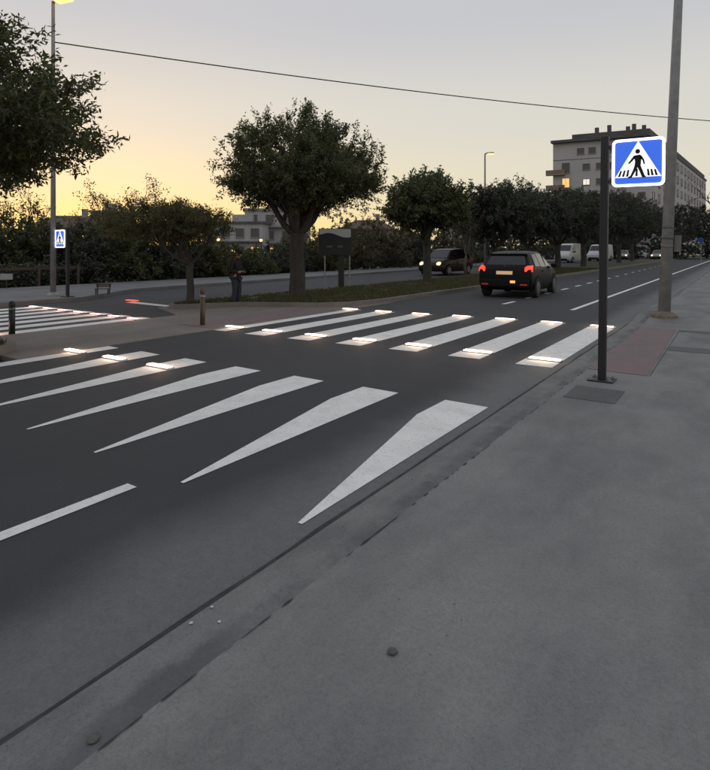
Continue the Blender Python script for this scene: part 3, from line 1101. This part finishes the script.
def street_lamp(label, loc, h, head_dir, lit, lean=(0, 0), r0=.10, r1=.055, arm=.35, collar=True, foot='rust'):
    o = tag(empty('street_lamp', loc), label, 'lamp post', 'tall street lamps')
    o.rotation_euler = (lean[0], lean[1], 0)
    MB().tube([(0, 0, .0), (0, 0, h * .5), (0, 0, h)], [r0, (r0 + r1) / 2, r1], 14).build('pole', M['galv'], o, True)
    MB().tube([(0, 0, -.02), (0, 0, .04), (0, 0, .09), (0, 0, .12)], [r0 * 2.3, r0 * 2.2, r0 * 1.5, r0 * 1.05], 10).build('footing', M[foot], o)
    hd = Vector((math.sin(head_dir), math.cos(head_dir), 0))
    MB().tube([(0, 0, h - .05), hd * arm * .5 + Vector((0, 0, h + .05)), hd * arm + Vector((0, 0, h + .08))], [r1, r1 * .8, r1 * .7], 8).build('arm', M['galv'], o, True)
    mt = Matrix.Translation(hd * (arm + .3) + Vector((0, 0, h + .08))) @ Matrix.Rotation(-head_dir, 4, 'Z')
    lum = MB()
    lum.add([mt @ Vector(v) for v in [(-.10, -.34, -.05), (.10, -.34, -.05), (.15, .3, -.05), (-.15, .3, -.05), (-.07, -.32, .06), (.07, -.32, .06), (.10, .26, .07), (-.10, .26, .07)]],
            [(0, 3, 2, 1), (4, 5, 6, 7), (0, 1, 5, 4), (1, 2, 6, 5), (2, 3, 7, 6), (3, 0, 4, 7)])
    hood = lum.build('lamp_head', M['galv'], o, bevel=.02)
    MB().box(-.13, .13, -.28, .28, -.13, -.052, mt).build('diffuser', M['lampglow'] if lit else M['headoff'], hood, bevel=.02)
    return o


street_lamp('tall lamp post on the far pavement standing behind the near left tree', (-17.64, 9.43, .13), 9.12, R(-YAW + 110), True, r0=.085, r1=.05, arm=.12, foot='galv')
rl = street_lamp('thick grey lamp post leaning slightly on the near pavement right of the lit sign', (-1.36, 14.1, .10), 9.6, R(-60), True, (0, R(2.3)), r0=.125, r1=.07)
for z, hh in ((1.68, .09), (1.50, .07), (1.92, .05)):
    MB().tube([(0, 0, z), (0, 0, z + hh)], [.127 - .0052 * z] * 2, 14).build('sticker_band', M['boardgrey'] if z > 1.6 else M['wframe'], rl, True)
MB().box(.13, .26, .05, .075, 1.42, 1.78).build('plate', M['wframe'], rl)
lx, ly = place(.228, 53)
street_lamp('distant lamp post with glowing head above the dark median trees', (lx, ly, .1), 10.4, R(-YAW + 90), True, arm=.25, r0=.11, r1=.07)
# timber-grey pole just out of view that carries the overhead cable
pole = tag(empty('cable_pole', (.9, 34, .1)), 'grey pole carrying the overhead cable at the right of the pavement', 'pole')
MB().tube([(0, 0, 0), (0, 0, 7.9)], [.12, .08], 10).build('shaft', M['galv'], pole, True)
a, b = Vector((-17.62, 9.45, 8.0)), Vector((.9, 34, 7.65))
pts = []
for i in range(33):
    t = i / 32
    pts.append(a.lerp(b, t) + Vector((0, 0, -.62 * 4 * t * (1 - t) * .45)))
tag(MB().tube(pts, [.019] * 33, 6).build('overhead_cable', M['cable'], None, True), 'thin black overhead cable strung across the sky', 'cable')


def bollard(label, loc, h, r, mat):
    o = tag(empty('bollard', loc), label, 'bollard', 'bollards on the median')
    MB().tube([(0, 0, -.02), (0, 0, h * .88)], [r, r], 14).build('shaft', M[mat], o, True)
    MB().tube([(0, 0, h * .86), (0, 0, h * .885), (0, 0, h * .97), (0, 0, h)], [r * 1.1, r * 1.12, r * .9, r * .45], 14).build('cap', M[mat], o, True)
    MB().tube([(0, 0, h * .74), (0, 0, h * .79)], [r * 1.04] * 2, 14).build('band', M['galv'], o, True)
    return o


bollard('brown bollard at the median edge near the low spreading tree', (-9.07, 7.9, .016), .78, .05, 'boll')
bollard('short black bollard at the left edge beside the far crossing', (-11.05, 5.15, .016), .60, .055, 'blackpost')


def led(label, x, y, mat, w=.43, dep=.10, rz=0, grp='glowing light bars set in the crossing', power=2.5):
    o = tag(empty('light_bar', (x, y, .005), rz), label, 'light bar', grp)
    MB().box(-w / 2 - .012, w / 2 + .012, -dep / 2 - .012, dep / 2 + .012, -.002, .012).build('housing', M['galv'], o)
    MB().box(-w / 2, w / 2, -dep / 2, dep / 2, .009, .030).build('diffuser', M[mat], o, bevel=.010)
    li = bpy.data.lights.new('light_bar_glow', 'POINT')
    li.energy = power
    li.color = {'led': (1, .63, .42), 'ledpink': (1, .55, .42), 'ledred': (1, .05, .03)}[mat]
    li.shadow_soft_size = .06
    lo = obj('light_bar_glow', li, o)
    lo.location = (0, 0, .12)
    return o


for i, x in enumerate(XW):
    dy = .10 * math.sin(i * .9)
    led(f'glowing light bar at the near end of the {ORD[i]} wide crossing stripe from the kerb', x + .02, 8.12 + dy * .6, 'led')
    led(f'glowing light bar at the far end of the {ORD[i]} wide crossing stripe from the kerb', x, 12.25 + dy, 'led')
for i, nm in ((4, 'rightmost lit'), (5, 'middle lit'), (6, 'leftmost lit')):
    led(f'glowing light bar on the {nm} tapered stripe at left', XW[i] - .02, 4.80, 'led')
for i, x in enumerate(XF):
    led(f'rosy light bar on the {ORD[i]} stripe of the far crossing, counted from the median', x, 7.80 + .02 * i, 'ledpink', .34, .09)
led('rosy light bar at the left edge behind the short black bollard', XF[0] - .05, 4.92, 'ledpink', .34, .09)
led('red light bar at the end of the far white stop line', -15.25, 10.55, 'ledred', .50, .12)

# information board on the median
bd = tag(empty('information_board', (-12.95, 17.85, .1), R(YAW - 4)), 'dark information board with pale wavy top behind the large tree', 'board')
MB().box(-.64, .64, -.05, .05, 1.25, 2.28).build('panel', M['boarddark'], bd, bevel=.01)
wave = [(.61, 2.26), (-.61, 2.26), (-.61, 2.05)] + [(-.61 + 1.22 * t / 12, 2.02 + .09 * math.sin(t / 12 * 5.4)) for t in range(1, 12)] + [(.61, 1.95)]
MB().vprism(wave, -.056, -.049).build('pale_print', M['boardwhite'], bd)
MB().box(-.32, -.10, -.055, -.049, 1.55, 1.62).build('print_mark', M['boardgrey'], bd)
MB().box(.10, .30, -.055, -.049, 1.55, 1.62).build('print_mark', M['boardgrey'], bd)
MB().box(.12, .34, -.03, .1, -.1, 1.26).build('post', M['boarddark'], bd)
MB().tube([(-.40, 0, -.1), (-.40, 0, 1.26)], [.025] * 2, 8).build('leg', M['galv'], bd)
MB().tube([(.56, 0, -.1), (.56, 0, 1.26)], [.025] * 2, 8).build('leg', M['galv'], bd)

# bench on the far pavement
be = tag(empty('bench', (-17.1, 10.75, .125), R(YAW + 8)), 'small low brown wooden bench on the far pavement', 'bench')
for k in range(3):
    MB().box(-.42, .42, -.2 + .13 * k, -.09 + .13 * k, .36, .40).build('seat_slat', M['wood'], be)
for k in range(2):
    MB().box(-.42, .42, .19, .22, .5 + .13 * k, .60 + .13 * k).build('back_slat', M['wood'], be)
for x in (-.34, .34):
    MB().box(x - .03, x + .03, -.18, -.12, 0, .36).box(x - .03, x + .03, .16, .19, 0, .72).build('leg', M['blackpost'], be)
be.scale = (.55, .55, .45)
# railing and white notice on the far side at left
ra = tag(empty('railing', (-22.75, 9.2, .13), R(90)), 'low brown railing behind the far pavement at the left edge', 'railing')
for k in range(6):
    MB().box(-4 + k * 1.6 - .04, -4 + k * 1.6 + .04, -.04, .04, 0, .82).build('post', M['wood'], ra)
for z in (.70,):
    MB().box(-4.1, 4.1, .042, .08, z - .05, z + .05).build('rail', M['wood'], ra)
nt_ = tag(empty('notice', (-22.3, 10.2, .13), R(YAW + 20)), 'small white notice plate on a stake at the left edge', 'notice')
MB().box(-.2, .2, -.012, .012, .33, .55).build('plate', M['wpale'], nt_)
MB().tube([(0, .03, -.05), (0, .03, .5)], [.02, .02], 6).build('stake', M['wood'], nt_)
# small distant blue sign on the right
ds = tag(empty('distant_sign', place(.607, 66) + (.1,)), 'small distant blue road sign at the right edge under the trees', 'traffic sign')
ds.rotation_euler = (0, 0, 0)
MB().tube([(0, 0, 0), (0, 0, 2.9)], [.04, .04], 8).build('post', M['galv'], ds)
MB().vprism([(.32 * math.cos(t * math.pi / 8), 2.6 + .32 * math.sin(t * math.pi / 8)) for t in range(16)], -.06, -.04).build('plate', paintm('sign_blue_paint', (.02, .06, .28), .5), ds)

# small lamps among the houses
for k, (a, d, z, lab, mt) in enumerate([(-.262, 60, 2.45, 'left of a pair of orange lamps behind the low spreading tree', 'lampglow'), (-.240, 60, 2.65, 'right of a pair of orange lamps behind the low spreading tree', 'lampglow'),
                                        (-.213, 58, 1.45, 'bright orange lamp above the standing person', 'lampglow'), (-.165, 62, 2.6, 'orange lamp on the stepped pale house', 'lampglow'),
                                        (-.187, 40, .9, 'white lamp right of the standing person', 'winwhite'), (.088, 55, 2.5, 'orange lamp right of the information board', 'lampglow'),
                                        (-.475, 58, 2.9, 'tiny orange lamp right of the small far crossing sign', 'lampglow')]):
    x, y = place(a, d)
    o = tag(empty('lamp', (x, y, 0)), lab, 'lamp', 'small distant lamps')
    MB().tube([(0, .1, -.1), (0, .1, z + .2)], [.05, .04], 6).build('pole', M['blackpost'], o)
    MB().tube([(0, 0, z - .14), (0, 0, z - .08), (0, 0, z + .08), (0, 0, z + .14)], [.07, .15, .17, .08], 8).build('globe', M[mt], o, True)

# ------------------------------------------------------------------ vehicles
HATCH = [(0.0, .36, .80, .78, .78, .80), (.04, .32, .86, .92, .80, .94), (.14, .28, .88, 1.0, .78, 1.06), (.52, .24, .90, 1.0, .66, 1.46), (.75, .22, .90, .99, .66, 1.53), (1.3, .22, .90, .97, .67, 1.56),
         (2.1, .22, .90, .95, .66, 1.55), (2.6, .22, .90, .94, .62, 1.48), (3.3, .22, .90, .93, .74, 1.02), (3.85, .24, .88, .82, .68, .90), (4.15, .28, .82, .68, .60, .76), (4.28, .36, .72, .56, .52, .60)]
VAN = [(0.0, .40, .92, 1.2, .90, 1.22), (.03, .36, .96, 1.25, .86, 2.24), (.5, .28, .97, 1.25, .86, 2.32), (2.0, .26, .97, 1.25, .86, 2.34), (3.5, .26, .97, 1.24, .84, 2.30), (3.9, .26, .97, 1.2, .78, 2.16),
       (4.6, .26, .97, 1.14, .84, 1.36), (5.05, .28, .94, 1.0, .80, 1.10), (5.28, .36, .86, .8, .7, .84)]


def car(label, loc, rz, st, paint, name, head, tail, group, side_glass, top_glass, wheels, wr=.32, cat='car', plate='plate', fog=False, hl=None, tl=None):
    if abs(rz) > 2:
        loc = (loc[0] + math.sin(rz) * st[-1][0], loc[1] - math.cos(rz) * st[-1][0], loc[2])
    o = tag(empty(name, loc, rz), label, cat, group)
    m = MB()
    for (y, zl, hw, zb, hr, zr) in st:
        m.v += [(hw * .93, y, zl), (hw, y, zl + (zb - zl) * .35), (hw * .985, y, zb), (hr, y, zr), (hr * .5, y, zr + .025), (-hr * .5, y, zr + .025), (-hr, y, zr), (-hw * .985, y, zb),
                (-hw, y, zl + (zb - zl) * .35), (-hw * .93, y, zl)]
    n = 10
    for i in range(len(st) - 1):
        for j in range(n):
            m.f.append((i * n + j, i * n + (j + 1) % n, (i + 1) * n + (j + 1) % n, (i + 1) * n + j))
    m.f += [tuple(range(n)), tuple(reversed(range((len(st) - 1) * n, len(st) * n)))]
    body = m.build('body', paint, o, True, bevel=.035)
    body.modifiers['bevel'].angle_limit = R(18)

    def at(y):
        for i in range(len(st) - 1):
            if st[i][0] <= y <= st[i + 1][0]:
                t = (y - st[i][0]) / (st[i + 1][0] - st[i][0])
                return [st[i][k] + (st[i + 1][k] - st[i][k]) * t for k in range(6)]
        return list(st[-1])

    def side(y, t, s, off=.02):
        _, zl, hw, zb, hr, zr = at(y)
        return Vector((s * (hw * .985 + (hr - hw * .985) * t + off), y, zb + (zr - zb) * t + off * .4))

    def top(y, s, off=.02):
        _, zl, hw, zb, hr, zr = at(y)
        return Vector((s * hr, y, zr + .012 + off))
    for s in (-1, 1):
        for quad in side_glass:
            g = MB()
            a = [side(y, t, s) for y, t in quad]
            b = [side(y, t, s, -.02) for y, t in quad]
            k = len(a)
            g.add(a + b, [tuple(range(k)), tuple(range(k, 2 * k))] + [(i, (i + 1) % k, k + (i + 1) % k, k + i) for i in range(k)])
            g.build('side_window', M['glass'], o)
    for (nm, y0, y1, k0, k1) in top_glass:
        a = [top(y0, -k0), top(y0, k0), top(y1, k1), top(y1, -k1)]
        dn = Vector((0, 0, -.04))
        MB().add(a + [p + dn for p in a], [(0, 1, 2, 3), (7, 6, 5, 4), (0, 1, 5, 4), (1, 2, 6, 5), (2, 3, 7, 6), (3, 0, 4, 7)]).build(nm, M['glass'], o)
    for wy in wheels:
        for s in (-1, 1):
            w = empty('wheel', (s * (at(wy)[2] - .09), wy, wr), 0, o)
            MB().tube([(-.11, 0, 0), (-.10, 0, 0), (.10, 0, 0), (.112, 0, 0)], [wr * .85, wr, wr, wr * .9], 20).build('tyre', M['tyre'], w)
            rm = MB()
            rm.tube([(s * .105, 0, 0), (s * .118, 0, 0)], [wr * .66, wr * .62], 16)
            for q in range(5):
                mt = Matrix.Rotation(q * 2 * math.pi / 5, 4, 'X')
                x0, x1 = sorted((s * .118, s * .127))
                rm.box(x0, x1, -.025, .025, .03, wr * .6, mt)
            rm.build('rim', M['rim'], w)
            ar = MB()
            pts = []
            for q in range(13):
                t = math.pi * q / 12
                pts.append((math.cos(t), math.sin(t)))
            ax = s * (at(wy)[2] + .012)
            vs = [(ax, wy + c * wr * 1.22, wr + sn * wr * 1.22) for c, sn in pts] + [(ax, wy + c * wr * 1.02, wr + sn * wr * 1.02) for c, sn in pts]
            vs += [(ax - s * .05, y, z) for _, y, z in vs]
            fs = [(i, i + 1, 14 + i, 13 + i) for i in range(12)] + [(26 + i, 27 + i, 1 + i, i) for i in range(12)]
            ar.add(vs, fs).build('wheel_arch', M['trim'], o)
    y_r, y_f = st[0][0], st[-1][0]
    rear, front = at(.04), at(y_f - .12)
    for s in (-1, 1):
        tz = tl or .98
        b = MB().add([(s * .86, .30, tz + .10), (s * .875, .10, tz + .02), (s * .89, .085, tz - .09), (s * .64, .0, tz - .09), (s * .64, .04, tz + .04), (s * .70, .08, tz + .09),
                      (s * .82, .34, tz + .10), (s * .80, .3, tz - .12)],
                     [(0, 1, 5), (1, 2, 3, 4), (1, 4, 5), (0, 5, 6), (0, 6, 7, 2, 1), (2, 7, 3), (3, 7, 6, 4), (4, 6, 5)]).build('tail_light', M['tail'] if tail else M['taildim'], o, bevel=.012)
        if s == 1 and False:
            pass
        hz = hl or .70
        fy = y_f
        hb = MB().tube([(s * .58, fy - .32, hz), (s * .58, fy - .16, hz), (s * .58, fy - .06, hz - .01), (s * .58, fy - .03, hz - .015)], [.13, .135, .12, .06], 14)
        hb.build('headlight', M['head'] if head else M['headoff'], o, True)
        mz = at(y_f * .70)[3] + .10
        mx = at(y_f * .70)[2]
        x0, x1 = sorted((s * (mx - .02), s * (mx + .18)))
        MB().box(x0, x1, y_f * .70 - .05, y_f * .70 + .06, mz - .06, mz + .08).build('mirror', M['trim'], o, bevel=.03)
        x0, x1 = sorted((s * (at(1.7)[2] - .02), s * (at(1.7)[2] + .015)))
        for hy in (1.35, 2.25):
            MB().box(x0, x1, hy, hy + .18, .83, .86).build('door_handle', M['trim'], o, bevel=.008)
    MB().box(-.80, .80, -.05, .10, .36, .60).build('rear_bumper', M['trim'], o, bevel=.04)
    MB().box(-.70, .70, y_f - .16, y_f + .04, .34, .54).build('front_bumper', M['trim'], o, bevel=.04)
    MB().box(-.26, .26, -.02, .045, .76, .87).build('number_plate', M[plate], o)
    if fog:
        MB().box(.20, .36, -.062, -.04, .49, .57).build('fog_light', M['fog'], o)
        for s in (-1, 1):
            x0, x1 = sorted((s * .52, s * .74))
            MB().box(x0, x1, -.058, -.04, .42, .46).build('reflector', M['taildim'], o)
        MB().box(-.62, .62, .40, .52, 1.405, 1.43).build('spoiler', paint, o, bevel=.01)
        MB().box(-.012, .012, .06, .10, 1.02, 1.05).build('badge', M['rim'], o)
    return o


SG = [[(.55, .12), (1.25, .12), (1.25, .86), (.78, .84)], [(1.33, .10), (2.1, .10), (2.1, .86), (1.33, .88)], [(2.17, .10), (3.02, .12), (2.56, .84), (2.17, .86)]]
TG = [('rear_window', .16, .49, .86, .86), ('windscreen', 2.66, 3.26, .88, .90)]
SGV = [[(3.3, .08), (4.25, .08), (3.86, .74), (3.3, .74)]]
TGV = [('windscreen', 3.95, 4.55, .9, .92)]
GV = 'vehicles on the road'
car('black hatchback driving away with red tail lights glowing', (-6.3, 18.0, 0), R(3), [(a * .93, b * .95, c * .99, d * .96, e * .97 - (.03 if f > 1.3 else 0), f * .96) for a, b, c, d, e, f in HATCH], M['darkpaint'], 'car', False, True, GV, [[(y * .93, t) for y, t in q] for q in SG], [(n, a * .93, b * .93, c, d) for n, a, b, c, d in TG], (.72, 3.18), fog=True, tl=.95)
hx, hy = place(.130, 34.5)
car('dark maroon hatchback coming on the far road with headlights on', (hx, hy, 0), R(177), [(a, b, c, d, e, f + (.06 if f > 1.3 else 0)) for a, b, c, d, e, f in HATCH], M['redpaint'], 'car', True, False, GV, SG, TG,
    (.78, 3.42))
for k in (0,):
    pass
vx, vy = place(.362, 68)
car('first white van parked behind the median trees, nearer of the two', (vx, vy, 0), R(172), VAN, M['whitepaint'], 'van', False, False, GV, SGV, TGV, (.9, 4.2), .34, 'van', tl=1.1, hl=.85)
vx, vy = place(.418, 78)
car('second white van parked behind the median trees, farther of the two', (vx, vy, 0), R(172), VAN, M['whitepaint'], 'van', False, False, GV, SGV, TGV, (.9, 4.2), .34, 'van', tl=1.1, hl=.85)
vx, vy = place(.528, 88)
car('distant car with bright headlights left of the grey lamp post', (vx, vy, 0), R(180 - 4), HATCH, M['silver'], 'car', True, False, GV, SG, TG, (.78, 3.42))
vx, vy = place(.468, 90)
c4 = car('distant silver car with yellow lights seen between the tree trunks', (vx, vy, 0), R(180), HATCH, M['silver'], 'car', True, False, GV, SG, TG, (.78, 3.42))
vx, vy = place(.50, 96)
car('white van at the far end between the tree trunks', (vx, vy, 0), R(180), VAN, M['whitepaint'], 'van', False, False, GV, SGV, TGV, (.9, 4.2), .34, 'van', tl=1.1, hl=.85)

# ------------------------------------------------------------------ the person on the median


def skin_mesh(name, joints, edges, mat, parent, root=0, sub=2):
    me = bpy.data.meshes.new(name)
    me.from_pydata([j[0] for j in joints], edges, [])
    me.materials.append(mat)
    o = obj(name, me, parent)
    sk = o.modifiers.new('skin', 'SKIN')
    sk.use_smooth_shade = True
    if not me.skin_vertices:
        me.skin_vertices.new() if hasattr(me.skin_vertices, 'new') else None
    for i, j in enumerate(joints):
        v = me.skin_vertices[0].data[i]
        v.radius = j[1] if isinstance(j[1], tuple) else (j[1], j[1])
        v.use_root = (i == root)
    sb = o.modifiers.new('sub', 'SUBSURF')
    sb.levels = sb.render_levels = sub
    return o


PX, PY = place(-.207, 15.9)
pe = tag(empty('person', (PX, PY, .016), R(YAW + 70)), 'person in dark jacket and blue jeans standing on the median looking down', 'person')
pe.scale = (.96, .96, .93)
# local: faces -Y ; x = right side of the body
J = [((0, .02, .86), (.13, .10)), ((0, .02, 1.08), (.125, .095)), ((0, .03, 1.27), (.155, .10)), ((0, .01, 1.37), (.055, .055)), ((0, -.03, 1.44), (.055, .06)), ((0, -.06, 1.52), (.082, .098)),
     ((0, -.065, 1.59), (.062, .075)),
     ((.17, .03, 1.31), .058), ((.25, .06, 1.05), .046), ((.14, -.16, .98), .036), ((.10, -.22, 1.0), .03),
     ((-.17, .03, 1.31), .058), ((-.25, .05, 1.04), .046), ((-.13, -.16, .99), .036), ((-.08, -.22, 1.02), .03),
     ((.085, .02, .80), .088), ((.10, -.01, .45), .062), ((.10, .03, .09), .042), ((.11, -.12, .035), .035),
     ((-.085, .02, .80), .088), ((-.09, .02, .45), .062), ((-.10, .06, .09), .042), ((-.11, -.09, .035), .035)]
ED = [(0, 1), (1, 2), (2, 3), (3, 4), (4, 5), (5, 6), (2, 7), (7, 8), (8, 9), (9, 10), (2, 11), (11, 12), (12, 13), (13, 14), (0, 15), (15, 16), (16, 17), (17, 18), (0, 19), (19, 20), (20, 21), (21, 22)]
skin_mesh('body', J, ED, M['skin'], pe)
k = 1.16
JJ = [((0, .02, .80), (.175, .135)), ((0, .02, .95), (.165, .13)), ((0, .02, 1.10), (.165, .125)), ((0, .03, 1.28), (.185, .128)), ((0, .02, 1.37), (.085, .08)),
      ((.18, .03, 1.31), .08), ((.262, .06, 1.05), .064), ((.15, -.14, .985), .048), ((-.18, .03, 1.31), .08), ((-.262, .05, 1.04), .064), ((-.14, -.14, .995), .048)]
skin_mesh('jacket', JJ, [(0, 1), (1, 2), (2, 3), (3, 4), (3, 5), (5, 6), (6, 7), (3, 8), (8, 9), (9, 10)], M['jacket'], pe, 1)
TJ = [((0, .02, .88), (.155, .12)), ((.088, .02, .78), .108), ((.10, -.01, .45), .078), ((.10, .03, .09), .066), ((-.088, .02, .78), .108), ((-.09, .02, .45), .078), ((-.10, .06, .09), .066)]
skin_mesh('jeans', TJ, [(0, 1), (1, 2), (2, 3), (0, 4), (4, 5), (5, 6)], M['jeans'], pe)
for s, yy in ((1, 0.0), (-1, .03)):
    skin_mesh('shoe', [((s * .105, .06 + yy, .05), (.048, .05)), ((s * .11, -.06 + yy, .042), (.05, .042)), ((s * .115, -.15 + yy, .034), (.042, .03))], [(0, 1), (1, 2)], M['shoe'], pe, 0, 2)
skin_mesh('hair', [((0, -.02, 1.50), (.088, .075)), ((0, -.03, 1.57), (.09, .095)), ((0, -.07, 1.615), (.07, .07))], [(0, 1), (1, 2)], M['hair'], pe, 1)
for s in (-1, 1):
    MB().box(s * .034 - .013, s * .034 + .013, -.166, -.150, 1.525, 1.537).build('eye', M['hair'], pe)
MB().add([(-.014, -.150, 1.50), (.014, -.150, 1.50), (0, -.178, 1.495), (0, -.155, 1.53), (0, -.15, 1.485)], [(0, 2, 3), (2, 1, 3), (0, 4, 2), (4, 1, 2)]).build('nose', M['skin'], pe)
MB().box(-.022, .022, -.152, -.140, 1.468, 1.474).build('mouth', M['redpave'], pe)
for s in (-1, 1):
    MB().tube([(s * .082, -.045, 1.50), (s * .088, -.045, 1.53), (s * .086, -.04, 1.55)], [.012, .018, .01], 8).build('ear', M['skin'], pe)
    for q in range(5):
        b0 = Vector((s * (.10 - .012), -.215, 1.0)) + Vector((-s * .014 * (q - 2), -.01, .012 * (q == 4)))
        ln = [.055, .065, .07, .062, .04][q]
        tp = b0 + Vector((-s * .01, -ln * .6, .012)) if q < 4 else b0 + Vector((-s * .04, -.015, .03))
        MB().tube([b0, b0.lerp(tp, .55) + Vector((0, 0, .008)), tp + Vector((-s * .012, 0, -.006))], [.009, .0085, .006], 6).build('finger', M['skin'], pe, True)
ph = tag(MB().box(-.035, .035, -.004, .004, -.07, .07).build('phone', M['trim'], None, bevel=.004), 'small dark phone held in the hands of the standing person', 'phone')
ph.matrix_world = Matrix.Translation((PX, PY, .016)) @ Matrix.Rotation(R(YAW + 70), 4, 'Z') @ Matrix.Diagonal((.96, .96, .93, 1)) @ Matrix.Translation((.01, -.262, 1.035)) @ Matrix.Rotation(R(-45), 4, 'X')

# ------------------------------------------------------------------ small things on the ground
rs = random.Random(3)


def pebble(label, x, y, r, mat, cat='stone', flat=.5, nm='stone'):
    bm = bmesh.new()
    bmesh.ops.create_icosphere(bm, subdivisions=2, radius=r)
    for v in bm.verts:
        v.co *= 1 + .3 * noise.noise(v.co * (2.2 / r) + Vector((x, y, 0)))
        v.co.z *= flat
    me = bpy.data.meshes.new(nm)
    bm.to_mesh(me)
    bm.free()
    me.materials.append(M[mat])
    o = obj(nm, me)
    o.location = (x, y, (zs(y) if x > -1.9 else .002) + r * flat * .7)
    o.rotation_euler = (0, 0, rs.random() * 6)
    return tag(o, label, cat)


pebble('small dark stone lying on the concrete pavement', -1.09, 1.87, .020, 'pebble')
pebble('dark clod of dirt on the kerb at the lower left', -1.67, 1.02, .020, 'pebble', flat=.35, nm='dirt_clod', cat='dirt')
for k, (x, y, r, lab) in enumerate([(-1.86, 1.56, .008, 'pale scrap of litter on the kerb, nearest the road'), (-1.77, 1.63, .007, 'pale scrap of litter on the kerb, nearest the pavement'),
                                    (-1.87, 1.68, .007, 'pale scrap of litter on the kerb, farthest from the viewer')]):
    pebble(lab, x, y, r, 'litter', 'litter', .4, 'litter_scrap')
rng = np.random.default_rng(9)
pts = np.array([(x, y, (zs(y) if x > -1.9 else .006) + .004) for x, y in zip(-1.92 + rng.normal(size=150) * .06, rng.uniform(.6, 12, 150))])
tag(obj('grit', leaf_mesh('grit', pts, rng.normal(size=pts.shape) * np.array([1, 1, .1]), .010, .008, M['pebble'], rng)), 'fine grit gathered in the gutter along the kerb', 'grit', kind='stuff')
